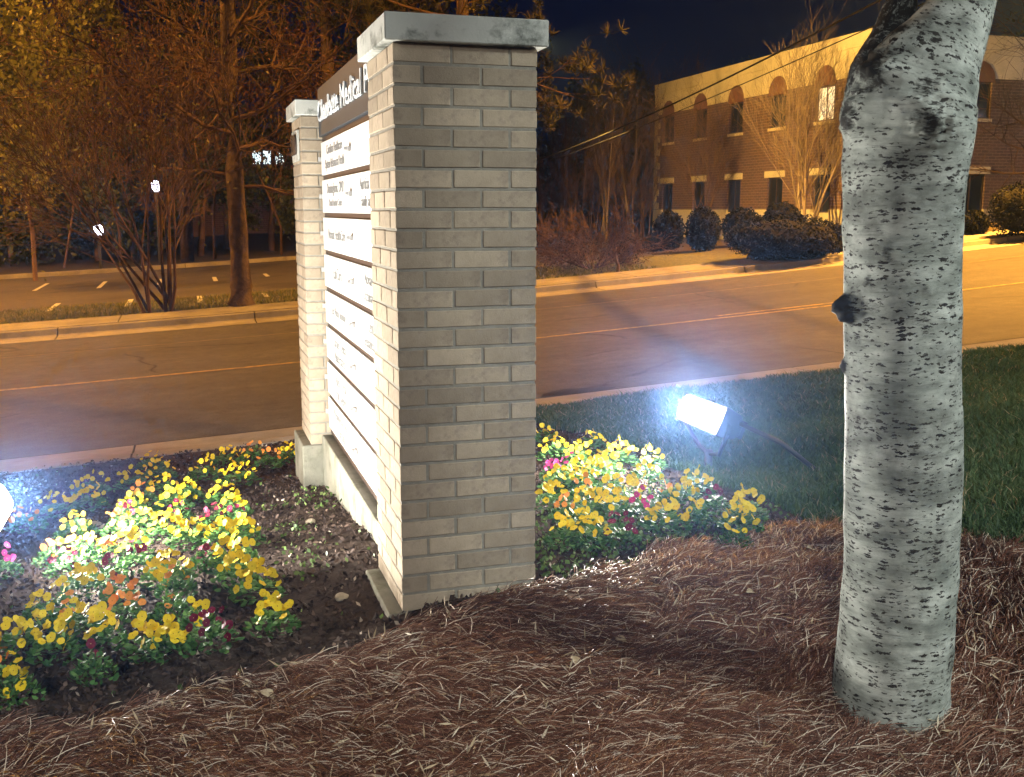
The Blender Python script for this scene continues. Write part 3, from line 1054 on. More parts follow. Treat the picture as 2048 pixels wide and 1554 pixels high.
street_lamp(39.0, 31.0, 5.0, (0.0, 1.5), 'white lot lamp beyond the right edge near the brick building', 1000, (1.0, 0.82, 0.85), M['white_lens'], aim=(-0.3, 0.6, -0.1))


def path_lamp(px, py, D, label):
    p = at_depth(px, py, D)
    gz = float(terrain(p.x, p.y)) - 0.05
    t = thing('path_lamp', label, 'lamp', (p.x, p.y, gz), 0, 'distant white lamps beyond the parking lot')
    hh = p.z - gz
    MB().tube([(0, 0, 0), (0, 0, hh - 0.18)], 0.05, 8).build('post', M['black_metal'], t)
    MB().tube([(0, 0, hh - 0.18), (0, 0, hh - 0.1), (0, 0, hh + 0.1), (0, 0, hh + 0.16)], [0.06, 0.13, 0.14, 0.06], 12).build('globe', M['globe'], t, smooth=True)
    MB().tube([(0, 0, hh + 0.16), (0, 0, hh + 0.2)], [0.16, 0.04], 12).build('cap', M['black_metal'], t)
    bpy.context.view_layer.update()
    lamp_light('lamp_glow', 'POINT', (p.x, p.y - 0.35, p.z), t, 7, (0.75, 0.8, 1.0), 0.1)


M['globe'] = emit_mat('globe_glass', (0.8, 0.82, 1.0), 14)
path_lamp(312, 372, 34.4, 'higher of the two small white lamps glowing among the trees')
path_lamp(197, 460, 34.4, 'lower of the two small white lamps glowing among the trees')

# ------------------------------------------------------------------ brick building on the right
BX, BY0, BY1 = 28.0, 39.4, 60.7
bld = thing('brick_building', 'two storey brick office building with cream parapet and arched windows', 'building', (BX, BY0, 0))
BZ = -0.6
DEEP = 26.0
WY = [42.6, 46.6, 50.7, 54.7, 58.8]
WX = [29.6, 33.6, 37.7, 41.8, 45.9]
ww = 0.72


def lp(x, y, z):
    return Vector((x - BX, y - BY0, z))


def wall_with_holes(axis, c, a0, a1, z0, z1, holes, thick, mat, name):
    """solid wall slab split round rectangular openings; axis 'x': plane x=c facing -x; axis 'y': plane y=c facing -y"""
    b = MB()
    As = sorted({a0, a1, *[h[0] for h in holes], *[h[1] for h in holes]})
    Zs = sorted({z0, z1, *[min(max(h[2], z0), z1) for h in holes], *[min(max(h[3], z0), z1) for h in holes]})
    for i in range(len(As) - 1):
        for j in range(len(Zs) - 1):
            am, zm = (As[i] + As[i + 1]) / 2, (Zs[j] + Zs[j + 1]) / 2
            if any(h[0] < am < h[1] and h[2] < zm < h[3] for h in holes):
                continue
            if axis == 'x':
                b.box(c - BX, c - BX + thick, As[i] - BY0, As[i + 1] - BY0, Zs[j], Zs[j + 1])
            else:
                b.box(As[i] - BX, As[i + 1] - BX, c - BY0, c - BY0 + thick, Zs[j], Zs[j + 1])
    return b.build(name, mat, bld)


lowh = [(y - ww, y + ww, 1.3, 3.0) for y in WY]
uph = [(y - ww, y + ww, 5.4, 6.95) for y in WY]
wall_with_holes('x', BX, BY0, BY1, 1.45, 7.1, lowh + uph, 0.3, M['facade'], 'brick_wall')
wall_with_holes('x', BX - 0.04, BY0 - 0.04, BY1, BZ, 1.447, lowh, 0.34, M['cream'], 'base_course')
wall_with_holes('x', BX - 0.03, BY0 - 0.03, BY1, 7.103, 8.3, [], 0.33, M['cream'], 'upper_band')
wall_with_holes('x', BX - 0.07, BY0 - 0.07, BY1, 8.303, 8.92, [], 0.37, M['cream'], 'parapet')
lowx = [(x - ww, x + ww, 1.3, 3.0) for x in WX]
upx = [(x - ww, x + ww, 5.4, 6.95) for x in WX]
wall_with_holes('y', BY0, BX + 0.3, BX + DEEP, 1.45, 7.1, lowx + upx, 0.3, M['facade'], 'brick_wall')
wall_with_holes('y', BY0 - 0.04, BX + 0.3, BX + DEEP, BZ, 1.447, lowx, 0.34, M['cream'], 'base_course')
wall_with_holes('y', BY0 - 0.03, BX + 0.3, BX + DEEP, 7.103, 8.3, [], 0.33, M['cream'], 'upper_band')
wall_with_holes('y', BY0 - 0.07, BX + 0.3, BX + DEEP, 8.303, 8.92, [], 0.37, M['cream'], 'parapet')
MB().box(0.3, DEEP, BY1 - BY0 - 0.3, BY1 - BY0 - 0.003, BZ, 8.9).build('rear_wall', M['facade'], bld)
MB().box(DEEP - 0.3, DEEP - 0.003, 0.3, BY1 - BY0 - 0.3, BZ, 8.9).build('rear_wall', M['facade'], bld)
MB().box(0.3, DEEP - 0.3, 0.3, BY1 - BY0 - 0.3, 8.2, 8.4).build('roof', M['roof'], bld)
M['lit_room'] = emit_mat('lit_blind', (1.0, 0.82, 0.5), 1.3)
M['arch'] = surface('arch_panel', (0.13, 0.06, 0.045), (0.18, 0.09, 0.06), 5, 0.9, 0)


def facade_window(axis, a, z0, z1, lit=False, arch=False, lintel=False):
    T = (lambda d, s, z: Vector((d, a - BY0 + s, z))) if axis == 'x' else (lambda d, s, z: Vector((a - BX + s, d, z)))

    def bx(b, d0, d1, s0, s1, q0, q1):
        P, Q = T(d0, s0, q0), T(d1, s1, q1)
        b.box(min(P.x, Q.x), max(P.x, Q.x), min(P.y, Q.y), max(P.y, Q.y), q0, q1)
        return b
    w = MB()
    for s0, s1, q0, q1 in ((-ww, -ww + 0.07, z0, z1), (ww - 0.07, ww, z0, z1), (-ww + 0.07, ww - 0.07, z0, z0 + 0.07), (-ww + 0.07, ww - 0.07, z1 - 0.07, z1), (-0.03, 0.03, z0 + 0.07, z1 - 0.07)):
        bx(w, 0.1, 0.16, s0, s1, q0, q1)
    wo_ = w.build('window', M['frame'], bld)
    bx(MB(), 0.13, 0.14, -ww + 0.06, ww - 0.06, z0 + 0.06, z1 - 0.06).build('pane', M['lit_room'] if lit else M['glass'], wo_)
    if not lit:
        bx(MB(), 0.25, 0.27, -ww, ww, z0, z1).build('blind', M['curtain'], wo_)
    if arch:
        prof = [(-ww - 0.1, 6.95), (ww + 0.1, 6.95)]
        n = 14
        for i in range(n + 1):
            t = math.pi * i / n
            prof.append(((ww + 0.1) * math.cos(t), 7.02 + 0.82 * math.sin(t)))
        b = MB()
        b.prism(prof, -0.06, 0.05, lambda s, z, d: T(d, s, z))
        b.build('arch_panel', M['arch'], bld)
        bx(MB(), -0.05, 0.1, -ww - 0.08, ww + 0.08, z0 - 0.14, z0 - 0.003).build('sill', M['cream'], bld)
    if lintel:
        bx(MB(), -0.06, 0.1, -ww - 0.2, ww + 0.2, z1 + 0.003, z1 + 0.32).build('lintel', M['cream'], bld)


for i, y in enumerate(WY):
    facade_window('x', y, 1.3, 3.0, lintel=True)
    facade_window('x', y, 5.4, 6.95, lit=(i == 0), arch=True)
for x in WX:
    facade_window('y', x, 1.3, 3.0, lintel=True)
    facade_window('y', x, 5.4, 6.95, arch=True)
# cream quoins up the far corner
for i in range(14):
    z = 1.47 + i * 0.4
    w = 0.75 if i % 2 == 0 else 0.42
    MB().box(-0.05, 0.05, BY1 - BY0 - w, BY1 - BY0 - 0.005, z, z + 0.385).build('quoin', M['cream'], bld)

# a far building behind the trees on the left with lit windows
fb_p = at_depth(530, 420, 70)
fb = thing('distant_building', 'dark building far behind the trees with bright lit windows', 'building', (fb_p.x, fb_p.y, -0.8))
MB().box(-7, 7, 0, 6, 0, 7).build('wall', M['facade'], fb)
MB().box(-7.3, 7.3, -0.3, 6.3, 7.003, 7.4).build('roof', M['roof'], fb)
M['cool_window'] = emit_mat('cool_lit_window', (0.75, 0.95, 1.0), 2.2)
for px in (513, 535, 560):
    q = at_depth(px, 315, 70)
    f_ = MB().box(q.x - fb_p.x - 0.32, q.x - fb_p.x + 0.32, -0.08, -0.003, q.z + 0.8 - 0.48, q.z + 0.8 + 0.48).build('window', M['frame'], fb)
    MB().box(q.x - fb_p.x - 0.26, q.x - fb_p.x + 0.26, -0.1, -0.085, q.z + 0.8 - 0.42, q.z + 0.8 + 0.42).build('pane', M['cool_window'], f_)

# ------------------------------------------------------------------ overhead cables and their poles
pA = at_depth(985, 345, 60)
pB = at_depth(2250, -262, 15)
pA2 = at_depth(1000, 352, 60)
pB2 = at_depth(2330, -215, 15)
for (A, B, sag, r, lab) in ((pA, pB, 0.55, 0.022, 'upper of two dark overhead cables crossing before the brick building'), (pA2, pB2, 0.35, 0.012, 'lower thinner overhead cable crossing before the brick building')):
    pts = []
    for i in range(25):
        t = i / 24
        p = A.lerp(B, t)
        p.z -= sag * 4 * t * (1 - t)
        pts.append(p)
    o = MB().tube(pts, r, 6).build('overhead_cable', M['cable'], smooth=True)
    tag(o, lab, 'cable', 'overhead cables')
for (p, lab) in ((pA, 'utility pole hidden behind the near pillar holding the cables'), (pB, 'utility pole beyond the right edge holding the cables')):
    gz = float(terrain(p.x, p.y))
    t = thing('utility_pole', lab, 'pole', (p.x, p.y, gz), 0, 'utility poles')
    MB().tube([(0, 0, -0.5), (0, 0, p.z - gz + 0.8)], [0.16, 0.11], 12).build('shaft', M['wood'], t, smooth=True)
    MB().box(-0.9, 0.9, -0.05, 0.05, p.z - gz - 0.02, p.z - gz + 0.1).build('crossarm', M['wood'], t)

# ------------------------------------------------------------------ plant generators
def tubes_mesh(name, P0, P1, R0, R1, mat, k=3, rnd=None):
    P0, P1 = np.asarray(P0, float), np.asarray(P1, float)
    d = P1 - P0
    d /= np.maximum(np.linalg.norm(d, axis=1, keepdims=True), 1e-9)
    ref = np.where(np.abs(d[:, 2:3]) > 0.9, np.array([[1., 0, 0]]), np.array([[0., 0, 1]]))
    a = np.cross(d, ref)
    a /= np.linalg.norm(a, axis=1, keepdims=True)
    b = np.cross(d, a)
    n = len(P0)
    V = np.zeros((n, 2, k, 3))
    for j in range(k):
        t = 2 * math.pi * j / k
        off = a * math.cos(t) + b * math.sin(t)
        V[:, 0, j] = P0 + off * np.asarray(R0)[:, None]
        V[:, 1, j] = P1 + off * np.asarray(R1)[:, None]
    base = (np.arange(n) * 2 * k)[:, None]
    Fs = []
    for j in range(k):
        j2 = (j + 1) % k
        Fs.append(np.concatenate([base + j, base + j2, base + k + j2, base + k + j], 1))
    Fq = np.stack(Fs, 1).reshape(-1, 4)
    if rnd is None:
        rnd = RNG.random(n)
    return np_mesh(name, V.reshape(-1, 3), Fq, mat, rnd=np.repeat(rnd, 2 * k))


def leaf_mesh(name, C, size, mat, rng, aspect=0.55, rnd=None, up=0.0, droop=None):
    """diamond leaves at centres C with random orientation"""
    n = len(C)
    d = rng.normal(size=(n, 3))
    d[:, 2] += up
    d /= np.linalg.norm(d, axis=1, keepdims=True)
    e = rng.normal(size=(n, 3))
    s = np.cross(d, e)
    s /= np.maximum(np.linalg.norm(s, axis=1, keepdims=True), 1e-6)
    L = (np.asarray(size) * rng.uniform(0.6, 1.3, n))[:, None] if np.ndim(size) == 0 else np.asarray(size)[:, None]
    V = np.stack([C - d * L * 0.5, C + s * L * aspect * 0.5, C + d * L * 0.5, C - s * L * aspect * 0.5], 1)
    Fq = np.arange(n * 4).reshape(n, 4)
    if rnd is None:
        rnd = rng.random(n)
    return np_mesh(name, V.reshape(-1, 3), Fq, mat, rnd=np.repeat(rnd, 4))


def grow(rng, base, direction, length, radius, levels, kids, spread, up=0.15, seg=4, wander=0.12, shrink=0.62, tmin=0.3, rmin=0.004):
    """branching skeleton: list of (p0,p1,r0,r1,level) and twig tips"""
    segs, tips = [], []
    stack = [(np.array(base, float), np.array(direction, float), length, radius, 0)]
    while stack:
        p, d, L, r, lv = stack.pop()
        d = d / np.linalg.norm(d)
        pts = [p]
        dirs = [d]
        for i in range(seg):
            d = d + rng.normal(size=3) * wander + np.array([0, 0, up]) * (0.5 if lv == 0 else 1) * 0.5
            d = d / np.linalg.norm(d)
            p = p + d * L / seg
            pts.append(p)
            dirs.append(d)
        for i in range(seg):
            r0 = r * (1 - 0.75 * i / seg)
            r1 = r * (1 - 0.75 * (i + 1) / seg)
            segs.append((pts[i], pts[i + 1], max(r0, rmin), max(r1, rmin), lv))
        if lv < levels:
            nk = kids[min(lv, len(kids) - 1)]
            for _ in range(nk):
                t = rng.uniform(tmin, 1.0)
                i = min(int(t * seg), seg - 1)
                f = t * seg - i
                q = pts[i] * (1 - f) + pts[i + 1] * f
                dd = dirs[i + 1]
                side = rng.normal(size=3)
                side -= dd * side.dot(dd)
                side /= np.linalg.norm(side)
                ang = rng.uniform(*spread)
                nd = dd * math.cos(ang) + side * math.sin(ang)
                stack.append((q, nd, L * shrink * rng.uniform(0.6, 1.15), max(r * (1 - 0.75 * t) * 0.6, rmin), lv + 1))
        else:
            tips.append(pts[-1])
            tips.append(pts[len(pts) // 2])
    return segs, np.array(tips)


def skeleton_mesh(name, segs, mat, k=3, lv0=0, lv1=99):
    ss = [s for s in segs if lv0 <= s[4] <= lv1]
    return tubes_mesh(name, [s[0] for s in ss], [s[1] for s in ss], [s[2] for s in ss], [s[3] for s in ss], mat, k)


def blob_points(rng, n, clumps, r_clump, surf=0.5):
    """points in clumps scattered through a unit ball (ellipsoid scaled later)"""
    d = rng.normal(size=(clumps, 3))
    d /= np.linalg.norm(d, axis=1, keepdims=True)
    c = d * (rng.random((clumps, 1)) ** (1 / 3 * (1 - surf) + 0.15))
    idx = rng.integers(0, clumps, n)
    rr = r_clump * rng.uniform(0.5, 1.3, clumps)[idx][:, None]
    q = rng.normal(size=(n, 3))
    q /= np.linalg.norm(q, axis=1, keepdims=True)
    return c[idx] + q * rr * rng.random((n, 1)) ** 0.5, idx


# ------------------------------------------------------------------ the birch in the foreground
BD = 2.88
rows = [(1530, 1632, 1935), (1480, 1645, 1915), (1430, 1657, 1901), (1385, 1665, 1896), (1300, 1675, 1902), (1150, 1686, 1911), (950, 1690, 1918), (700, 1691, 1918), (500, 1690, 1918), (400, 1689, 1924), (320, 1686, 1937), (240, 1690, 1950), (190, 1708, 1956), (130, 1752, 1964), (80, 1803, 1972), (40, 1836, 1980), (0, 1860, 1988), (-120, 1902, 2018), (-260, 1950, 2055), (-450, 2010, 2100), (-700, 2080, 2155)]


def interp_rows(rows, n):
    ys = np.array([r[0] for r in rows], float)
    t = np.linspace(ys[0], ys[-1], n)
    o = np.argsort(ys)
    return [(y, np.interp(y, ys[o], np.array([r[1] for r in rows], float)[o]), np.interp(y, ys[o], np.array([r[2] for r in rows], float)[o])) for y in t]


def smooth_arr(a, it=3):
    a = np.array(a, float)
    for _ in range(it):
        b = a.copy()
        b[1:-1] = (a[:-2] + a[1:-1] * 2 + a[2:]) / 4
        a = b
    return a


def limb_rings(rows, n, D0, D1):
    R_ = interp_rows(rows, n)
    out = []
    for i, (y, l, r) in enumerate(R_):
        D = D0 + (D1 - D0) * i / (n - 1)
        a, b = at_depth(l, y, D), at_depth(r, y, D)
        out.append(((a + b) / 2, (a - b).length / 2))
    # smoothing passes scale with the ring count
    C = np.array([list(o[0]) for o in out])
    Rr = np.array([o[1] for o in out])
    for j in range(3):
        C[:, j] = smooth_arr(C[:, j], 4)
    Rr = smooth_arr(Rr, 4) * 0.972
    return C, Rr


KNOTS = []  # (world point on bark, radius, height, scar)
TW = 144


def birch_limb(C, Rr, extra_dark=None, uoff=0.0):
    n = len(C)
    th = np.linspace(0, 2 * math.pi, TW + 1)
    V = np.zeros((n, TW + 1, 3))
    UV = np.zeros((n, TW + 1, 2))
    scar_shade = np.zeros((n, TW + 1))
    arc = np.concatenate([[0], np.cumsum(np.linalg.norm(np.diff(C, axis=0), axis=1))])
    for i in range(n):
        d = C[min(i + 1, n - 1)] - C[max(i - 1, 0)]
        d /= np.linalg.norm(d)
        ex = np.array([COSY, -SINY, 0.0])
        ex = ex - d * ex.dot(d)
        ex /= np.linalg.norm(ex)
        ey = np.cross(d, ex)
        rad = Rr[i] * (1 + 0.008 * np.sin(2 * th + arc[i] * 1.3) + 0.006 * np.sin(3 * th + 1.0 + arc[i] * 2.1) + 0.006 * np.sin(5 * th + arc[i] * 4) + (0.06 * np.sin(3 * th + 0.6) + 0.04 * np.sin(5 * th + 2)) * math.exp(-arc[i] / 0.11) * (1 if Rr[0] > 0.12 else 0))
        nn = 0.004 * vnoise(th * 0.16 * 6, np.full_like(th, arc[i] * 8), 0.6, 21)
        nn[-1] = nn[0]
        V[i] = C[i] + (np.cos(th) * (rad + nn))[:, None] * ex + (np.sin(th) * (rad + nn))[:, None] * ey
        UV[i, :, 0] = th * 0.16 + uoff
        UV[i, :, 1] = arc[i]
    PX, PY = project(V)
    depth = V[..., 0] * SINY + V[..., 1] * COSY
    for (kp, kr, kh, ks) in KNOTS:
        kx, ky = project(np.array(kp))
        sc_ = (PX - kx) ** 2 + (PY - ky) ** 2 + np.where(depth > C[:, 0:1] * SINY + C[:, 1:2] * COSY + 0.01, 1e6, 0)
        if sc_.min() > 900:
            continue
        kp = V[np.unravel_index(np.argmin(sc_), sc_.shape)].copy()
        dd = np.linalg.norm(V - kp, axis=2)
        w = np.exp(-(dd / kr) ** 2)
        ax = C[np.argmin(np.linalg.norm(C - kp, axis=1))]
        out = (V - ax)
        out /= np.maximum(np.linalg.norm(out, axis=2, keepdims=True), 1e-6)
        rough = vnoise(V[..., 0] + V[..., 1] * 0.7, V[..., 2], 0.014, 4) + 0.6 * vnoise(V[..., 0] - V[..., 1], V[..., 2], 0.007, 5)
        V += out * (w * kh * (1 + 0.55 * rough))[..., None]
        scar_shade = np.maximum(scar_shade, w * ks * (1.1 if kh > 0.018 and kr < 0.035 else 0.66 if kh >= 0.01 else 0.5))
    if extra_dark is not None:
        scar_shade = np.maximum(scar_shade, extra_dark(V))
    return V, UV, scar_shade


def bark_pt(px, py, D):
    return list(at_depth(px, py, D))


KNOTS += [
    (bark_pt(1698, 612, 2.86), 0.030, 0.038, 1.3), (bark_pt(1706, 632, 2.84), 0.024, 0.02, 1.3), (bark_pt(1686, 735, 2.88), 0.018, 0.022, 1.3),
    (bark_pt(1862, 226, 2.78), 0.072, 0.022, 0.75), (bark_pt(1858, 252, 2.77), 0.036, 0.014, 1.0), (bark_pt(1705, 235, 2.84), 0.05, 0.02, 1.0),
    (bark_pt(1742, 140, 2.80), 0.075, 0.022, 1.15), (bark_pt(1780, 70, 2.8), 0.09, 0.0, 1.15), (bark_pt(1772, 505, 2.74), 0.026, 0.004, 0.95),
    (bark_pt(1735, 275, 2.78), 0.02, 0.004, 1.0), (bark_pt(1857, 575, 2.74), 0.022, 0.004, 0.9), (bark_pt(1746, 620, 2.76), 0.03, 0.0, 0.9), (bark_pt(1740, 560, 2.76), 0.028, 0.0, 0.8), (bark_pt(1735, 690, 2.76), 0.03, 0.0, 0.75), (bark_pt(1738, 760, 2.76), 0.03, 0.0, 0.7), (bark_pt(1745, 840, 2.76), 0.03, 0.0, 0.6),
    (bark_pt(1835, 650, 2.74), 0.04, 0.0, 0.6), (bark_pt(1846, 465, 2.74), 0.045, 0.0, 0.5), (bark_pt(1848, 912, 2.74), 0.028, 0.0, 0.7), (bark_pt(1700, 1000, 2.85), 0.03, 0.003, 0.6),
    (bark_pt(1800, 1180, 2.74), 0.05, 0.0, 0.55), (bark_pt(1790, 1270, 2.74), 0.05, 0.0, 0.55), (bark_pt(1800, 1360, 2.74), 0.06, 0.0, 0.55), (bark_pt(1890, 640, 2.78), 0.022, 0.003, 0.8), (bark_pt(1850, 170, 2.78), 0.05, -0.006, 0.95),
]
C0, R0_ = limb_rings(rows, 400, BD, BD - 0.1)
C1 = C0
lrows = [(420, 1700, 1800), (330, 1692, 1806), (260, 1686, 1815), (190, 1692, 1828), (120, 1714, 1840), (60, 1748, 1838), (0, 1774, 1834), (-120, 1790, 1836), (-300, 1780, 1818), (-600, 1740, 1765)]
C2, R2_ = limb_rings(lrows, 140, BD - 0.03, BD + 0.1)
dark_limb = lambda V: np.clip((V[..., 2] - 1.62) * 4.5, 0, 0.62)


def shade_band(V):
    """soft painted shade running up the bark left of the middle"""
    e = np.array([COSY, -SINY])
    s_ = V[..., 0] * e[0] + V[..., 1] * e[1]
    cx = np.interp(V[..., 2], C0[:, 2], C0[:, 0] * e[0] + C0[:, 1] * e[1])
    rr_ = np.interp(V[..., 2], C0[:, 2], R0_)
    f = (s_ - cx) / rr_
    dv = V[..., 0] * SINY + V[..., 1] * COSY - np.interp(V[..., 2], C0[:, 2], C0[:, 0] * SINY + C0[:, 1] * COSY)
    return np.where(dv < 0.02, 0.2 * np.exp(-((f + 0.36 + 0.08 * np.sin(V[..., 2] * 5)) / 0.2) ** 2), 0)  # shade painted into the bark colour, camera side only


parts_b = [birch_limb(C0, R0_, shade_band), birch_limb(C2, R2_, dark_limb, uoff=5.1)]
VV, FF, UU, SS = [], [], [], []
o_ = 0
for V, UV, sc in parts_b:
    n, m = V.shape[:2]
    ii = np.arange(n * m).reshape(n, m) + o_
    FF.append(np.stack([ii[:-1, :-1], ii[:-1, 1:], ii[1:, 1:], ii[1:, :-1]], -1).reshape(-1, 4))
    VV.append(V.reshape(-1, 3))
    UU.append(UV.reshape(-1, 2))
    SS.append(sc.ravel())
    o_ += n * m
VV, FF, UU, SS = np.concatenate(VV), np.concatenate(FF), np.concatenate(UU), np.concatenate(SS)
bbase = Vector((float(C0[3][0]), float(C0[3][1]), float(terrain(C0[3][0], C0[3][1]))))
birch = thing('birch_tree', 'thick birch trunk with pale speckled bark standing in pine straw', 'tree', bbase)
bme = np_mesh('trunk', VV - np.array(bbase), FF, M['birch'], smooth=True)
uvl = bme.uv_layers.new(name='UVMap')
uvl.data.foreach_set('uv', UU[FF.ravel()].astype(np.float32).ravel())
sa = bme.attributes.new('scar_shade', 'FLOAT', 'POINT')
sa.data.foreach_set('value', SS.astype(np.float32))
obj('trunk', bme, birch)
# bare crown above the frame
_rng = np.random.default_rng(5)
segs = []
for Cx, dr in ((C1[-1], (0.25, -0.05, 1)), (C2[-1], (-0.15, 0.1, 1)), (C1[-10], (0.3, 0.2, 1))):
    s_, _t = grow(_rng, Cx - np.array(bbase), dr, 2.2, 0.05, 3, [7, 5, 4], (0.25, 0.55), 0.3, 5, 0.08)
    segs += s_
obj('crown', skeleton_mesh('crown', segs, M['twig'], 4), birch)

# ------------------------------------------------------------------ pine straw
rng = np.random.default_rng(21)
NS = 150000


def in_view(u, v, z, mx=420, my=220):
    px, py = project(np.stack([u, v, z], -1))
    D = u * SINY + v * COSY
    return (px > -mx) & (px < 2048 + mx) & (py > -my) & (py < 1554 + my) & (D > 0.8)


def pillar_mask(u, v, e=0.0):
    return ((u > U0 + 0.07 - e) & (u < U0 + PW + 0.05 + e) & (v > V0 - e) & (v < V1 + PW + e)) | ((u > U0 - 0.05 - e) & (u < U0 + PW + 0.05) & (((v > V0 - e) & (v < V0 + PW)) | ((v > V1) & (v < V1 + PW))))


def sample_poly(n, poly, box, rng, wb=True):
    us, vs = [], []
    got = 0
    while got < n:
        u = rng.uniform(box[0], box[1], n * 2)
        v = rng.uniform(box[2], box[3], n * 2)
        a, b = wob(u, v) if wb else (u, v)
        ok = in_poly(a, b, poly) & in_view(u, v, terrain(u, v)) & ~pillar_mask(u, v)
        us.append(u[ok])
        vs.append(v[ok])
        got += ok.sum()
    return np.concatenate(us)[:n], np.concatenate(vs)[:n]


u, v = sample_poly(NS, STRAW_POLY, (-3.2, 5.5, 0.5, 6.0), rng)
# lengthy, gently bent needles lying in drifts that share a direction
flow = 0.25 + 1.0 * vnoise(u, v, 0.9, 31) + rng.normal(size=NS) * 0.55
Ln = rng.uniform(0.05, 0.165, NS)
wd = rng.uniform(0.0005, 0.0012, NS)
bend = rng.normal(size=NS) * 0.5
lift = np.abs(rng.normal(size=NS)) * 0.1
pokes = rng.random(NS) < 0.05
lift[pokes] += rng.uniform(0.2, 0.7, pokes.sum())
Ln[pokes] *= 0.55
hz = rng.uniform(0.0, 0.03, NS) + 0.035 * np.maximum(0, vnoise(u, v, 0.22, 33)) + 0.02 * np.maximum(0, vnoise(u, v, 0.09, 35))
K = 5
Vn = np.zeros((NS, K, 2, 3))
dist = (u * SINY + v * COSY)
wd = wd * np.clip(dist / 2.2, 0.85, 1.5)
cu_, cv_ = u.copy(), v.copy()
ang = flow.copy()
zz0 = terrain(u, v) + hz
for k in range(K):
    t = k / (K - 1)
    ground_here = terrain(cu_, cv_) + 0.004
    arch = np.sin(math.pi * t) * 0.012 * (1 + bend)
    zz = np.maximum(ground_here, zz0 + lift * Ln * t + arch * (1 - pokes))
    nx, ny = -np.sin(ang), np.cos(ang)
    w_ = wd * (1 - 0.55 * t)
    Vn[:, k, 0] = np.stack([cu_ - nx * w_, cv_ - ny * w_, zz], -1)
    Vn[:, k, 1] = np.stack([cu_ + nx * w_, cv_ + ny * w_, zz + wd * 0.6], -1)
    cu_ = cu_ + np.cos(ang) * Ln / (K - 1)
    cv_ = cv_ + np.sin(ang) * Ln / (K - 1)
    ang = ang + bend / (K - 1)
bi = (np.arange(NS) * K * 2)[:, None]
Fn = np.stack([np.concatenate([bi + 2 * k, bi + 2 * k + 1, bi + 2 * k + 3, bi + 2 * k + 2], 1) for k in range(K - 1)], 1).reshape(-1, 4)
rn = np.clip(rng.beta(1.6, 3.0, NS) + 0.12 * vnoise(u, v, 0.5, 41), 0, 0.9)
pal = rng.random(NS) < 0.12
rn[pal] = rng.uniform(0.88, 1.0, pal.sum())
tag(obj('pine_straw', np_mesh('pine_straw', Vn.reshape(-1, 3), Fn, M['straw'], rnd=np.repeat(rn, K * 2))), 'reddish brown pine needle mulch round the birch', 'pine straw', kind='stuff')

# pale cut blades and bits of broken straw
NB = 3400
u, v = sample_poly(NB, STRAW_POLY, (-2.5, 4.0, 0.8, 5.6), rng)
C = np.stack([u, v, terrain(u, v) + rng.uniform(0.03, 0.065, NB)], -1)
tag(obj('dry_leaf_litter', leaf_mesh('dry_leaf_litter', C, 0.045, attr_mat('dry_blade', [(0, (0.3, 0.2, 0.11)), (0.6, (0.5, 0.4, 0.26)), (1, (0.7, 0.62, 0.48))], 0.6, 0.3), rng, aspect=0.12, up=0.35)), 'pale dry blades scattered over the pine straw', 'leaf litter', kind='stuff')

# ------------------------------------------------------------------ mulch chips, weeds, lawn
BED = [(-3.6, 2.4), (-2.2, 1.9)] + poly_from_px([(-60, 1500), (100, 1475), (400, 1420), (600, 1330), (760, 1270), (1090, 1190), (1300, 1110), (1450, 1090), (1640, 1060), (1560, 1008), (1440, 980), (1330, 926), (1250, 884), (1070, 846)]) + [(2.2, 8.27), (-5.5, 8.27)]
NC = 34000
u, v = sample_poly(NC, BED, (-4.5, 4.5, 1.8, 8.3), rng)
C = np.stack([u, v, terrain(u, v) + rng.uniform(-0.002, 0.014, NC)], -1)
rc = np.clip(rng.beta(1.6, 3.0, NC), 0, 0.93)
rc[rng.random(NC) < 0.02] = 1.0
tag(obj('bark_mulch', leaf_mesh('bark_mulch', C, 0.028, M['chips'], rng, aspect=0.5, rnd=rc)), 'dark bark mulch and crumbs covering the flower bed', 'mulch', kind='stuff')

NWt = 26000
u, v = sample_poly(NWt * 2, BED, (-4.5, 4.5, 1.8, 8.3), rng)
dens = vnoise(u, v, 0.22, 51) + 0.8 * vnoise(u, v, 0.7, 53)
hot = np.zeros_like(u)
for (px, py, r, a) in ((1290, 1120, 0.4, 1.7), (1200, 1100, 0.35, 1.5), (1400, 1090, 0.4, 1.3), (560, 1050, 0.6, 0.42), (620, 1000, 0.5, 0.4), (590, 1140, 0.5, 0.4), (250, 1430, 0.4, 0.3), (330, 1110, 0.8, 0.35), (1150, 1090, 0.3, 0.9), (1120, 1010, 0.5, 0.8)):
    g = ground_at(px, py)
    hot += a * np.exp(-((u - g.x) ** 2 + (v - g.y) ** 2) / r ** 2)
ok = rng.random(len(u)) < np.clip(dens * 0.35 + hot * 0.75 - 0.4, 0.01, 1)
u, v = u[ok], v[ok]
C = np.stack([u, v, terrain(u, v) + rng.uniform(0.006, 0.035, len(u))], -1)
tag(obj('chickweed', leaf_mesh('chickweed', C, 0.022, M['weed'], rng, aspect=0.75, up=0.2)), 'low pale green weeds creeping over the flower bed', 'weeds', kind='stuff')

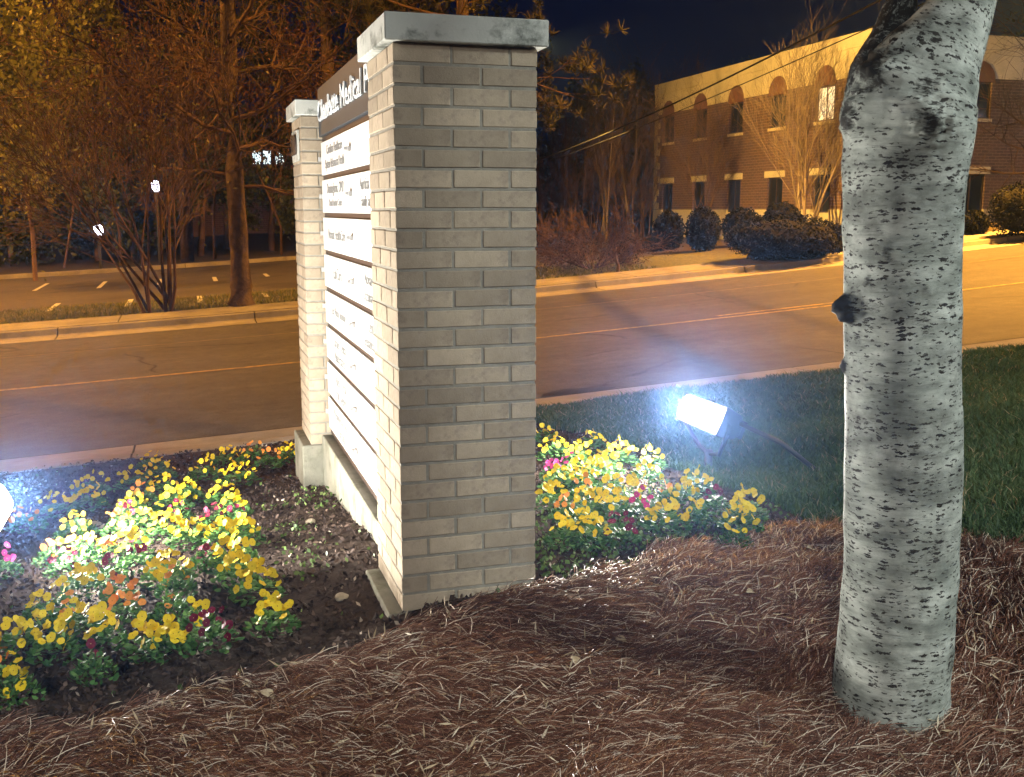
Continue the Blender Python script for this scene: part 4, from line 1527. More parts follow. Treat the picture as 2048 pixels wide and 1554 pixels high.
NG = 150000
u, v = sample_poly(NG, LAWN_POLY, (1.5, 10.5, 2.6, 8.32), rng)
h = rng.uniform(0.03, 0.075, NG) * (1 + 0.3 * vnoise(u, v, 0.4, 61))
z = terrain(u, v) - 0.004
a = rng.uniform(0, 2 * math.pi, NG)
lean = rng.normal(size=(NG, 2)) * 0.45
w_ = rng.uniform(0.0018, 0.0034, NG) * np.clip((u * SINY + v * COSY) / 4, 0.8, 2.0)
nx, ny = np.cos(a) * w_, np.sin(a) * w_
mx_, my_ = u + lean[:, 0] * h * 0.4, v + lean[:, 1] * h * 0.4
tx_, ty_ = u + lean[:, 0] * h * 1.3, v + lean[:, 1] * h * 1.3
Vg = np.stack([np.stack([u - nx, v - ny, z], -1), np.stack([u + nx, v + ny, z], -1), np.stack([mx_ + nx * .8, my_ + ny * .8, z + h * .65], -1), np.stack([mx_ - nx * .8, my_ - ny * .8, z + h * .65], -1), np.stack([tx_, ty_, z + h], -1)], 1)
bi = (np.arange(NG) * 5)[:, None]
Fg = np.concatenate([np.concatenate([bi, bi + 1, bi + 2], 1), np.concatenate([bi, bi + 2, bi + 3], 1), np.concatenate([bi + 3, bi + 2, bi + 4], 1)])
rg = np.clip(rng.beta(2.2, 2.4, NG) * 0.9 + 0.2 * vnoise(u, v, 0.6, 63), 0, 0.93)
dry = rng.random(NG) < 0.035
rg[dry] = 1.0
tag(obj('lawn_grass', np_mesh('lawn_grass', Vg.reshape(-1, 3), Fg, M['grass'], rnd=np.repeat(rg, 5))), 'short green lawn between the flower bed and the road', 'grass', kind='stuff')

# grass on the far verge
NG = 26000
u = rng.uniform(-9, 9, NG)
v = rng.uniform(19.27, 21.9, NG)
h = rng.uniform(0.03, 0.09, NG)
z = terrain(u, v)
C = np.stack([u, v, z + h * 0.5], -1)
tag(obj('verge_grass', leaf_mesh('verge_grass', C, 0.11, attr_mat('verge_blade', [(0, (0.1, 0.12, 0.03)), (0.6, (0.2, 0.21, 0.06)), (1, (0.33, 0.27, 0.12))], 0.7, 0.2), rng, aspect=0.13, up=1.6)), 'grass verge along the far pavement below the trees', 'grass', kind='stuff')


# ------------------------------------------------------------------ stones and fallen leaves
def stone(px, py, r, flat, label, seed, colmat):
    g = ground_at(px, py)
    bm = bmesh.new()
    bmesh.ops.create_icosphere(bm, subdivisions=3, radius=1)
    rr = np.random.default_rng(seed)
    ph = rr.uniform(0, 6, 6)
    for vv in bm.verts:
        c = vv.co
        f = 1 + 0.1 * math.sin(3 * c.x + ph[0]) * math.cos(2.5 * c.y + ph[1]) + 0.07 * math.sin(5 * c.z + ph[2] + 3 * c.y)
        vv.co = Vector((c.x * r * f * 1.25, c.y * r * f, c.z * r * flat * f))
    me = bpy.data.meshes.new('stone')
    bm.to_mesh(me)
    bm.free()
    for p in me.polygons:
        p.use_smooth = True
    me.materials.append(colmat)
    o = obj('stone', me, None, (g.x, g.y, g.z + r * flat * 0.45), (0, 0, rr.uniform(0, 3)))
    tag(o, label, 'stone', 'stones lying in the beds')


stone(792, 1366, 0.036, 0.75, 'round tan stone half sunk in straw before the pillar', 3, M['stone'])
stone(621, 1046, 0.022, 0.7, 'small yellowish stone in the weedy bed left of the sign', 4, M['stone'])
stone(192, 1052, 0.026, 0.7, 'grey pebble among yellow pansies in the left bed', 6, M['stone'])
stone(683, 1197, 0.026, 0.5, 'pale flat stone in the mulch beside the near pillar', 5, M['stone'])


def fallen_leaf(px, py, L, label, seed):
    g = ground_at(px, py, 0.03)
    rr = random.Random(seed)
    n = 9
    vs, fs = [], []
    for i in range(n):
        t = i / (n - 1)
        w = 0.32 * L * math.sin(math.pi * min(1, t * 0.95 + 0.03)) ** 0.8
        zc = 0.1 * L * math.sin(math.pi * t)
        vs += [(t * L - L / 2, -w, zc + w * 0.35), (t * L - L / 2, 0, zc), (t * L - L / 2, w, zc + w * 0.3)]
    for i in range(n - 1):
        for j in range(2):
            fs.append((i * 3 + j, i * 3 + j + 1, (i + 1) * 3 + j + 1, (i + 1) * 3 + j))
    b = MB()
    b.add(vs, fs)
    o = b.build('fallen_leaf', M['dry_leaf'], smooth=True)
    o.location = (g.x, g.y, g.z + 0.045)
    o.rotation_euler = (rr.uniform(-.3, .3), rr.uniform(-.3, .3), rr.uniform(0, 6))
    tag(o, label, 'leaf', 'fallen leaves on the straw')


M['dry_leaf'] = surface('fallen_leaf', (0.42, 0.33, 0.2), (0.6, 0.5, 0.35), 40, 0.7, 0.3, 80)
fallen_leaf(1150, 1332, 0.05, 'single pale fallen leaf on straw right of the pillar foot', 1)
fallen_leaf(1502, 1195, 0.05, 'round tan fallen leaf on bright straw left of the birch', 2)
fallen_leaf(1240, 1290, 0.045, 'brown curled leaf on straw between pillar and birch', 3)
fallen_leaf(535, 1400, 0.05, 'pale twig like leaf at the edge of mulch and straw', 4)

# ------------------------------------------------------------------ pansies
def pansy_flower_mesh(colour, seed):
    rr = random.Random(seed)
    vs, fs, mi = [], [], []
    R_ = 0.5
    # two upper petals, two side petals, one broad lower petal
    petals = [(100, 0.40, 0.30, -0.012), (62, 0.40, 0.30, -0.02), (175, 0.36, 0.28, 0.0), (-10, 0.36, 0.28, 0.0), (270, 0.40, 0.36, 0.012)]
    for ang, L, W, zoff in petals:
        a = math.radians(ang + rr.uniform(-7, 7))
        ca, sa_ = math.cos(a), math.sin(a)
        k = len(vs)
        ring = []
        n = 9
        curl = rr.uniform(0.02, 0.12)
        for i in range(n):
            t = 2 * math.pi * i / n
            x = L * 0.62 + math.cos(t) * L * 0.66
            y = math.sin(t) * W
            z = zoff + curl * (x / L) ** 2 * 0.5 + 0.03 * math.sin(3 * t + rr.uniform(0, 1)) - 0.12 * (y / W) ** 2 * 0.4
            vs.append((x * ca - y * sa_, x * sa_ + y * ca, z))
            ring.append(k + i)
        vs.append((L * 0.55 * ca, L * 0.55 * sa_, zoff + 0.02))
        for i in range(n):
            fs.append((ring[i], ring[(i + 1) % n], k + n))
            mi.append(0)
    # dark eye
    k = len(vs)
    for i in range(6):
        t = 2 * math.pi * i / 6
        vs.append((0.055 * math.cos(t), 0.055 * math.sin(t) - 0.02, 0.05))
    fs.append(tuple(range(k, k + 6)))
    mi.append(1)
    me = bpy.data.meshes.new('flower')
    me.from_pydata(vs, [], fs)
    me.materials.append(M['petal_' + colour])
    me.materials.append(M['eye_white'] if colour in ('maroon', 'magenta') else M['eye_dark'])
    me.polygons.foreach_set('material_index', mi)
    for p in me.polygons:
        p.use_smooth = True
    me.update()
    return me


FLOWERS = {c: [pansy_flower_mesh(c, i * 7 + 1) for i in range(3)] for c in ('yellow', 'orange', 'maroon', 'magenta')}


def pansy_foliage(seed, n=170):
    r = np.random.default_rng(seed)
    th = r.uniform(0, 2 * math.pi, n)
    rad = 0.115 * np.sqrt(r.random(n))
    zt_ = 0.03 + 0.085 * (1 - (rad / 0.13) ** 2) * r.uniform(0.35, 1.0, n)
    C = np.stack([rad * np.cos(th), rad * np.sin(th), zt_], -1)
    # spoon leaf: 6-gon folded a little, pointing outwards
    d = np.stack([np.cos(th + r.normal(size=n) * 0.7), np.sin(th + r.normal(size=n) * 0.7), r.uniform(-0.25, 0.75, n)], -1)
    d /= np.linalg.norm(d, axis=1, keepdims=True)
    s = np.cross(d, np.stack([r.normal(size=n) * 0.3, r.normal(size=n) * 0.3, np.ones(n)], -1))
    s /= np.linalg.norm(s, axis=1, keepdims=True)
    nrm = np.cross(s, d)
    L = r.uniform(0.022, 0.042, n)[:, None]
    W = L * r.uniform(0.26, 0.36, n)[:, None]
    V = np.stack([C - d * L * .5, C - d * L * .1 + s * W - nrm * W * 0.2, C + d * L * .3 + s * W * .8 - nrm * W * 0.2, C + d * L * .52, C + d * L * .3 - s * W * .8 - nrm * W * 0.2, C - d * L * .1 - s * W - nrm * W * 0.2], 1)
    b = (np.arange(n) * 6)[:, None]
    Fq = np.concatenate([np.concatenate([b, b + 1, b + 2, b + 3], 1), np.concatenate([b, b + 3, b + 4, b + 5], 1)])
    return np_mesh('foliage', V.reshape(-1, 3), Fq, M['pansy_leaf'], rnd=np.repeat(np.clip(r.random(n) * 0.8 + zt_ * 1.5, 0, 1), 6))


FOLIAGE = [pansy_foliage(100 + i) for i in range(6)]
# (px, py of the bloom cluster, spread in px, number of blooms, colour)
LEFT = [(456, 903, 55, 10, 'yellow'), (478, 936, 50, 10, 'yellow'), (509, 894, 30, 3, 'orange'), (537, 905, 34, 4, 'orange'), (578, 897, 34, 6, 'yellow'), (409, 930, 40, 5, 'yellow'),
        (316, 928, 50, 6, 'yellow'), (302, 909, 34, 4, 'yellow'), (264, 946, 46, 6, 'yellow'), (284, 974, 34, 3, 'orange'), (325, 960, 46, 8, 'yellow'), (182, 958, 52, 8, 'yellow'), (176, 986, 48, 7, 'yellow'),
        (109, 997, 48, 6, 'yellow'), (53, 1024, 44, 4, 'orange'), (266, 998, 40, 7, 'yellow'), (344, 988, 46, 9, 'yellow'), (377, 972, 36, 5, 'yellow'), (446, 976, 44, 8, 'yellow'), (466, 998, 40, 7, 'yellow'),
        (425, 1020, 34, 4, 'maroon'), (471, 1020, 30, 3, 'maroon'), (357, 1007, 24, 3, 'maroon'), (250, 1014, 30, 4, 'maroon'), (230, 1031, 26, 3, 'orange'), (277, 1029, 50, 8, 'yellow'), (334, 1040, 54, 11, 'yellow'),
        (380, 1050, 54, 10, 'yellow'), (444, 1050, 44, 9, 'yellow'), (484, 1046, 46, 9, 'yellow'), (150, 1040, 46, 7, 'yellow'), (258, 1073, 56, 11, 'yellow'), (217, 1080, 30, 4, 'orange'), (146, 1078, 40, 6, 'yellow'), (186, 1082, 30, 4, 'yellow'),
        (97, 1092, 18, 2, 'orange'), (10, 1109, 26, 3, 'magenta'), (270, 1096, 40, 5, 'maroon'), (134, 1110, 46, 6, 'maroon'), (412, 1099, 28, 4, 'maroon'), (453, 1096, 46, 10, 'yellow'), (486, 1090, 34, 5, 'yellow'),
        (470, 1124, 48, 7, 'yellow'), (334, 1122, 66, 14, 'yellow'), (352, 1148, 38, 3, 'orange'), (166, 1146, 46, 8, 'yellow'), (219, 1126, 28, 3, 'maroon'), (238, 1162, 44, 5, 'orange'), (512, 1146, 62, 11, 'yellow'),
        (119, 1178, 26, 3, 'yellow'), (75, 1196, 30, 4, 'yellow'), (134, 1205, 24, 2, 'orange'), (98, 1220, 30, 4, 'yellow'), (247, 1197, 50, 6, 'orange'), (344, 1191, 18, 1, 'orange'), (396, 1214, 36, 3, 'yellow'),
        (420, 1238, 60, 7, 'maroon'), (544, 1206, 54, 10, 'yellow'), (158, 1226, 62, 11, 'yellow'), (206, 1238, 44, 7, 'yellow'), (108, 1264, 52, 8, 'yellow'), (292, 1256, 44, 6, 'yellow'), (338, 1260, 44, 8, 'yellow'),
        (30, 1260, 60, 8, 'yellow'), (184, 1303, 18, 1, 'maroon'), (10, 1318, 24, 2, 'orange'), (34, 1346, 36, 4, 'yellow')]
RIGHT = [(1088, 862, 46, 8, 'yellow'), (1112, 888, 46, 8, 'yellow'), (1186, 874, 46, 9, 'yellow'), (1160, 897, 36, 5, 'yellow'), (1212, 913, 44, 8, 'yellow'), (1240, 893, 46, 8, 'yellow'), (1304, 903, 34, 5, 'yellow'),
         (1294, 936, 46, 8, 'yellow'), (1106, 925, 26, 4, 'magenta'), (1138, 918, 28, 3, 'magenta'), (1168, 920, 38, 7, 'yellow'), (1199, 929, 40, 6, 'yellow'), (1126, 942, 54, 10, 'yellow'), (1166, 964, 32, 4, 'orange'), (1168, 944, 34, 5, 'yellow'),
         (1224, 960, 36, 5, 'yellow'), (1263, 970, 36, 6, 'yellow'), (1104, 976, 40, 8, 'yellow'), (1176, 990, 54, 10, 'yellow'), (1222, 992, 48, 9, 'yellow'), (1129, 1002, 24, 3, 'orange'), (1284, 996, 36, 4, 'magenta'),
         (1333, 973, 18, 2, 'orange'), (1366, 974, 46, 7, 'yellow'), (1392, 952, 44, 6, 'yellow'), (1396, 1008, 26, 2, 'yellow'), (1333, 1017, 54, 10, 'yellow'), (1128, 1044, 40, 5, 'yellow'), (1164, 1028, 44, 7, 'yellow'), (1190, 1046, 40, 6, 'yellow'),
         (1238, 1040, 46, 6, 'maroon'), (1431, 982, 30, 3, 'maroon'), (1494, 990, 46, 7, 'yellow'), (1482, 1018, 48, 8, 'yellow'), (1472, 1048, 30, 3, 'yellow')]
NUMW = {1: 'one', 2: 'two', 3: 'three', 4: 'four', 5: 'five', 6: 'six', 7: 'seven', 8: 'eight', 9: 'nine', 10: 'ten', 11: 'eleven', 12: 'twelve', 13: 'thirteen', 14: 'fourteen'}


def pansies(lst, side, rows):
    """rows: number of image rows used in the labels, counted from the front"""
    rr = random.Random(77 if side == 'left' else 78)
    order = sorted(range(len(lst)), key=lambda i: -lst[i][1])
    per = math.ceil(len(lst) / rows)
    for ri in range(rows):
        ids = sorted(order[ri * per:(ri + 1) * per], key=lambda i: lst[i][0])
        for ci, i in enumerate(ids):
            px, py, sp, nf, col = lst[i]
            g = ground_at(px, py, 0.125)
            D = depth_of(g)
            r = sp / 2 * D / F
            back = ORD[ri]
            lab = '%s pansy, %s from left, %s row from front, bed %s of sign' % (col, ORD[ci], back, side)
            t = thing('pansy_plant', lab, 'pansy', g, rr.uniform(0, 6.28), 'pansies in the bed %s of the sign' % side)
            fsc = min(1.05, max(0.62, (r + 0.035) / 0.1))
            obj('foliage', FOLIAGE[rr.randrange(6)], t, None, None, (fsc, fsc, rr.uniform(0.85, 1.2)))
            nf = int(round(nf * 2.1))
            for k in range(nf):
                a = k * 2.399 + rr.uniform(-.5, .5)
                q = r * math.sqrt((k + 0.5) / nf) * 1.5
                x, y = q * math.cos(a), q * math.sin(a)
                z = 0.125 + 0.03 * (1 - (q / max(r, .01)) ** 2) + rr.uniform(-0.02, 0.02)
                # blooms face outwards and up, mostly towards the light
                tilt = rr.uniform(0.25, 1.35)
                face = math.atan2(-1.0, -0.3) - t.rotation_euler.z + rr.gauss(0, 0.9)
                s = rr.uniform(0.026, 0.038) * (0.9 if col == 'maroon' else 1)
                obj('flower', FLOWERS[col][rr.randrange(3)], t, (x, y, z), (tilt, 0, face + math.pi / 2), (s, s, s))


pansies(LEFT, 'left', 7)
pansies(RIGHT, 'right', 5)

# ------------------------------------------------------------------ background trees and shrubs
def twig_tree(name, label, base, dirs, length, radius, levels, kids, spread, up, mat, seed, group=None, k=4, leaves=0, leafmat=None, leafsize=0.1, trunk=None, wander=0.12, shrink=0.62, tmin=0.3, rmin=0.006, seg=5, leafspread=0.35):
    r = np.random.default_rng(seed)
    t = thing(name, label, 'tree', base, 0, group)
    segs, tips = [], []
    for d in dirs:
        b0, d0 = d if isinstance(d[0], (tuple, list)) else ((0, 0, 0), d)
        s_, t_ = grow(r, b0, d0, length * r.uniform(0.85, 1.1), radius * r.uniform(0.8, 1.1), levels, kids, spread, up, seg, wander, shrink, tmin, rmin)
        segs += s_
        tips.append(t_)
    tips = np.concatenate(tips)
    obj('trunk', skeleton_mesh('trunk', segs, trunk or mat, 8, 0, 0), t)
    cm = skeleton_mesh('crown', segs, mat, 3 if k < 4 else k, 1, 99)
    obj('crown', cm, t)
    if leaves:
        idx = r.integers(0, len(tips), leaves)
        C = tips[idx] + r.normal(size=(leaves, 3)) * leafspread
        obj('leaves', leaf_mesh('leaves', C, leafsize, leafmat, r, 0.45), t)
    return t


def leafy_tree(name, label, base, h, crown_z, rx, rz, n, leafsize, mat, seed, clumps=40, rc=0.28, group=None, trunk_r=0.16, lean=(0, 0), aspect=0.6, core=None, share=None):
    r = np.random.default_rng(seed)
    t = thing(name, label, 'tree', base, r.uniform(0, 6), group)
    pts, idx = blob_points(r, n, clumps, rc)
    C = pts * np.array([rx, rx, rz]) + np.array([lean[0], lean[1], crown_z])
    C[:, 2] = np.maximum(C[:, 2], 0.15)
    obj('crown', leaf_mesh('crown', C, leafsize, mat, r, aspect, rnd=np.clip(r.random(clumps)[idx] * 0.7 + r.random(n) * 0.4 - 0.05, 0, 1)), t)
    s_, _ = grow(r, (0, 0, -0.2), (lean[0] * .1, lean[1] * .1, 1), h * 0.85, trunk_r, 1, [9], (0.5, 1.1), 0.05, 6, 0.06, 0.4, 0.35)
    obj('trunk', skeleton_mesh('trunk', s_, M['twig'], 6), t)
    return t


# big oak with a straight trunk on the far verge
g = ground_at(483, 613)
oak = thing('oak_tree', 'tall straight trunked oak with brown leaves on the far verge', 'tree', g, 0)
r = np.random.default_rng(3)
tp = [(0, 0, -0.2), (0, 0, 0.05), (0.01, 0, 0.35), (0.0, 0, 1.2), (-0.02, 0.02, 2.4), (-0.03, 0, 4.0), (0.0, 0.03, 6.0), (0.04, 0, 9.0), (0, 0, 12)]
MB().tube(tp, [0.3, 0.25, 0.2, 0.165, 0.155, 0.14, 0.12, 0.08, 0.03], 16).build('trunk', M['trunk_bark'], oak, smooth=True)
segs, tips = [], []
for i in range(34):
    z = 2.1 + 9.2 * (i / 33) ** 1.1
    a = i * 2.399
    L = (3.3 if z < 5 else 3.6) * (1 - 0.5 * max(0, (z - 6) / 6))
    s_, t_ = grow(r, (0, 0, z), (math.cos(a), math.sin(a), 0.1 if z < 4 else 0.35), L * r.uniform(0.8, 1.15), 0.05 if z > 3 else 0.04, 2, [9, 6], (0.35, 0.95), 0.02, 6, 0.16, 0.5, 0.15, 0.005)
    segs += s_
    tips.append(t_)
tips = np.concatenate(tips)
obj('branches', skeleton_mesh('branches', segs, M['twig'], 3), oak)
C = tips[r.integers(0, len(tips), 7500)] + r.normal(size=(7500, 3)) * 0.16
obj('crown', leaf_mesh('crown', C, 0.09, M['leaf_brown'], r, 0.35), oak)

# crape myrtle with many leaning stems
g = ground_at(300, 628)
g2 = ground_at(340, 624)
dx = g2 - g
st_dirs = []
for (b, px, py) in ((0, 255, 530), (0, 275, 500), (0, 290, 470), (0.1, 120, 340), (1, 215, 400), (1, 180, 340), (1, 330, 430), (1, 352, 450), (1, 300, 400), (1.1, 345, 470), (0.9, 130, 420)):
    q = at_depth(px, py, depth_of(g) + random.uniform(-0.5, 0.5))
    b0 = dx * b + Vector((random.uniform(-.12, .12), random.uniform(-.12, .12), -0.05))
    d0 = (q - (g + b0))
    st_dirs.append((tuple(b0), tuple(d0.normalized())))
twig_tree('crape_myrtle', 'bare multi stemmed crape myrtle leaning left on the far verge', g, st_dirs, 2.7, 0.032, 3, [6, 6, 5], (0.25, 0.8), 0.05, M['twig'], 9, k=3, leaves=900, leafmat=M['leaf_yellow'], leafsize=0.08, trunk=M['twig'], tmin=0.4, rmin=0.004, wander=0.07)

# woods behind the parking lot
WOODS = 'trees of the wood behind the parking lot'
wood = [  # px, D, height, crown z, rx, rz, leaves, size, material, label
    (-60, 25, 9, 5.5, 2.6, 4.0, 6500, 0.17, 'leaf_yellow', 'bright yellow green tree at the far left edge beside the lot'),
    (60, 29, 11, 6.5, 2.6, 4.8, 7000, 0.18, 'leaf_yellow', 'orange lit leafy tree in the upper left corner'),
    (20, 39, 8, 3.2, 3.6, 2.9, 7000, 0.2, 'leaf_dark', 'black leafed evergreen at the left end of the wood'),
    (150, 42, 12, 6.5, 3.4, 5.0, 7000, 0.2, 'leaf_brown', 'tall brown leafed tree behind the leaning crape myrtle'),
    (190, 40, 6, 2.8, 2.4, 2.4, 5500, 0.18, 'leaf_dark', 'dark evergreen behind the lower white lamp'),
    (265, 38, 5, 2.3, 2.0, 2.0, 4500, 0.17, 'leaf_dark', 'evergreen right behind the crape myrtle stems'),
    (320, 45, 13, 7.5, 3.2, 5.0, 7000, 0.2, 'leaf_brown', 'brown tree rising above the higher white lamp'),
    (395, 40, 6, 3.2, 2.2, 2.2, 5000, 0.17, 'leaf_dark', 'grey green bushy tree between crape myrtle and oak'),
    (450, 46, 14, 9.0, 3.4, 5.2, 6000, 0.2, 'leaf_dark', 'tall dark tree directly behind the oak crown'),
    (540, 41, 6, 3.0, 2.3, 2.4, 5000, 0.17, 'leaf_dark', 'dark evergreen between oak trunk and far pillar'),
    (600, 44, 9, 5.6, 2.2, 3.2, 5000, 0.18, 'leaf_brown', 'brown leafed tree just left of the far pillar'),
    (700, 48, 13, 8.5, 3.6, 4.0, 7000, 0.2, 'leaf_dark', 'dark tree behind the sign header'),
    (900, 52, 12, 7.0, 5.0, 5.0, 7000, 0.22, 'leaf_dark', 'broad dark tree behind the near pillar'),
]
for i, (px, D, h, cz, rx, rz, n, ls, mt, lab) in enumerate(wood):
    p = at_depth(px, 420, D)
    b = Vector((p.x, p.y, float(terrain(p.x, p.y))))
    leafy_tree('leafy_tree', lab, b, h, cz, rx, rz, n, ls, M[mt], 300 + i, clumps=60, rc=0.26, group=WOODS, trunk_r=0.07 if D < 30 else 0.14)
# thin bare saplings showing between them
for i, (px, D, L, lab) in enumerate([(235, 36, 5.5, 'thin bare sapling left of the crape myrtle stems'), (425, 37, 6.0, 'thin bare sapling between crape myrtle and oak trunk'), (560, 37, 5.5, 'thin bare sapling just left of the far pillar'), (375, 36.5, 4.5, 'short bare sapling right of the crape myrtle'), (120, 36, 6.0, 'bare sapling below the bright yellow tree')]):
    p = at_depth(px, 420, D)
    b = Vector((p.x, p.y, float(terrain(p.x, p.y))))
    twig_tree('bare_sapling', lab, b, [(0.05, 0, 1)], L, 0.05, 2, [12, 6], (0.4, 0.9), 0.06, M['twig'], 500 + i, group='bare saplings at the wood edge', k=3, leaves=500, leafmat=M['leaf_brown'], leafsize=0.09)


# pines reaching over the sign
def pine(label, base, h, first, nb, L, seed, dens=1.0):
    r = np.random.default_rng(seed)
    t = thing('pine_tree', label, 'tree', base, 0, 'tall pines behind the sign')
    MB().tube([(0, 0, -0.3), (0.05, 0, h * 0.4), (0, 0.05, h * 0.8), (0, 0, h)], [0.24, 0.2, 0.12, 0.03], 10).build('trunk', M['trunk_bark'], t, smooth=True)
    segs, tips = [], []
    for i in range(nb):
        z = first + (h - first) * (i / nb)
        a = i * 2.399 + r.uniform(-.3, .3)
        s_, t_ = grow(r, (0, 0, z), (math.cos(a), math.sin(a), 0.15), L * r.uniform(0.7, 1.1) * (1 - 0.55 * i / nb), 0.05, 2, [7, 4], (0.4, 0.9), 0.06, 5, 0.12, 0.42, 0.4)
        segs += s_
        tips.append(t_)
    obj('branches', skeleton_mesh('branches', segs, M['twig'], 3), t)
    tips = np.concatenate(tips)
    n = int(len(tips) * 26 * dens)
    idx = r.integers(0, len(tips), n)
    d = r.normal(size=(n, 3))
    d /= np.linalg.norm(d, axis=1, keepdims=True)
    d[:, 2] += 0.35
    C0_ = tips[idx]
    Ln_ = r.uniform(0.16, 0.28, n)[:, None]
    s = np.cross(d, r.normal(size=(n, 3)))
    s /= np.linalg.norm(s, axis=1, keepdims=True)
    w = 0.016
    V = np.stack([C0_ - s * w, C0_ + s * w, C0_ + d * Ln_ + s * w * .3, C0_ + d * Ln_ - s * w * .3], 1)
    cl = r.random(len(tips))[idx]
    obj('crown', np_mesh('crown', V.reshape(-1, 3), np.arange(n * 4).reshape(n, 4), M['needle'], rnd=np.repeat(np.clip(cl * .6 + r.random(n) * .4, 0, 1), 4)), t)


def on_ground(px, D):
    p = at_depth(px, 420, D)
    return Vector((p.x, p.y, float(terrain(p.x, p.y))))


pine('tall pine behind the near pillar with boughs over its cap', on_ground(925, 30), 14, 5.2, 26, 4.6, 41)
pine('dark pine above the header of the sign', on_ground(660, 34), 15, 6.0, 22, 3.8, 42)
pine('dark pine top in the upper left behind the oak', on_ground(370, 36), 15, 6.5, 20, 4.0, 43, 0.8)

# row of upright bare trees left of the brick building
UP = 'upright bare trees left of the building'
for i, (px, D, L, lab) in enumerate([(1092, 60, 5.3, 'upright bare tree beside the right edge of the near pillar'), (1125, 61, 5.8, 'second upright bare tree right of the near pillar'), (1155, 59, 6.4, 'third upright bare tree right of the near pillar'),
                                     (1185, 62, 6.8, 'tall upright bare tree in the middle of the row left of the building'), (1206, 58, 7.9, 'upright bare tree with a pale stem left of the building'), (1236, 62, 8.0, 'tall dense upright bare tree two left of the building corner'),
                                     (1262, 61, 8.0, 'upright bare tree next to the building corner'), (1288, 63, 7.4, 'upright bare tree overlapping the quoined building corner')]):
    b = on_ground(px, D)
    dirs = [((random.uniform(-.25, .25), random.uniform(-.25, .25), -0.1), (random.uniform(-.12, .12), random.uniform(-.12, .12), 1)) for _ in range(4)]
    twig_tree('upright_bare_tree', lab, b, dirs, L, 0.034, 2, [26, 10], (0.2, 0.6), 0.12, M['twig'], 600 + i, group=UP, k=3, wander=0.06, shrink=0.32, tmin=0.15, rmin=0.005, trunk=M['twig_pale'] if i in (4, 6) else M['twig'])
twig_tree('bare_tree', 'wide bare crowned tree rising behind the building corner', on_ground(1345, 72), [(0, 0, 1)], 7.0, 0.12, 4, [11, 7, 5, 4], (0.3, 0.8), 0.06, M['twig'], 640, k=3, rmin=0.005, wander=0.08)
for i, (px, D, h, rx, lab) in enumerate([(1130, 88, 11.5, 3.6, 'black evergreen on the skyline right of the near pillar'), (1215, 92, 13.2, 3.8, 'highest black evergreen on the skyline beside the bare trees'), (1290, 95, 13.5, 3.2, 'black evergreen on the skyline left of the building roof'), (1478, 110, 17.8, 3.4, 'round black tree top showing above the building parapet'), (2030, 80, 16.5, 7.0, 'dark tree mass above the roof at the right edge')]):
    leafy_tree('skyline_tree', lab, on_ground(px, D), h, h * 0.55, rx, h * 0.45, 5000, 0.4, M['leaf_dark'], 660 + i, clumps=50, group='dark trees on the skyline')

# bare vase shaped tree in front of the building and others
g = on_ground(1612, 46)
twig_tree('bare_crape_myrtle', 'vase shaped bare tree before the brick building', g, [((random.uniform(-.1, .1), random.uniform(-.1, .1), -.1), (math.cos(a) * .3, math.sin(a) * .3, 1)) for a in (0.2, 1.2, 2.3, 3.3, 4.2, 5.3)], 5.2, 0.08, 3, [8, 8, 5], (0.2, 0.6), 0.08, M['twig_pale'], 700, k=3, tmin=0.3, rmin=0.005, trunk=M['twig_pale'], wander=0.06)
g = on_ground(1400, 55)
twig_tree('bare_tree', 'thin bare tree before the left end of the brick building', g, [((0, 0, -.1), (0.1, 0, 1)), ((0.1, 0, -.1), (-0.25, 0.1, 1)), ((0, .1, -.1), (0.3, .1, 1))], 5.2, 0.05, 3, [10, 8, 5], (0.3, 0.8), 0.05, M['twig'], 702, k=3, rmin=0.004, wander=0.08)
g = on_ground(2120, 37)
twig_tree('bare_tree', 'bare tree at the right edge spreading twigs before the roof', g, [((0, 0, -.1), (-0.2, 0, 1))], 6.2, 0.12, 3, [12, 8, 5], (0.5, 1.1), 0.02, M['twig'], 703, k=3, rmin=0.005)


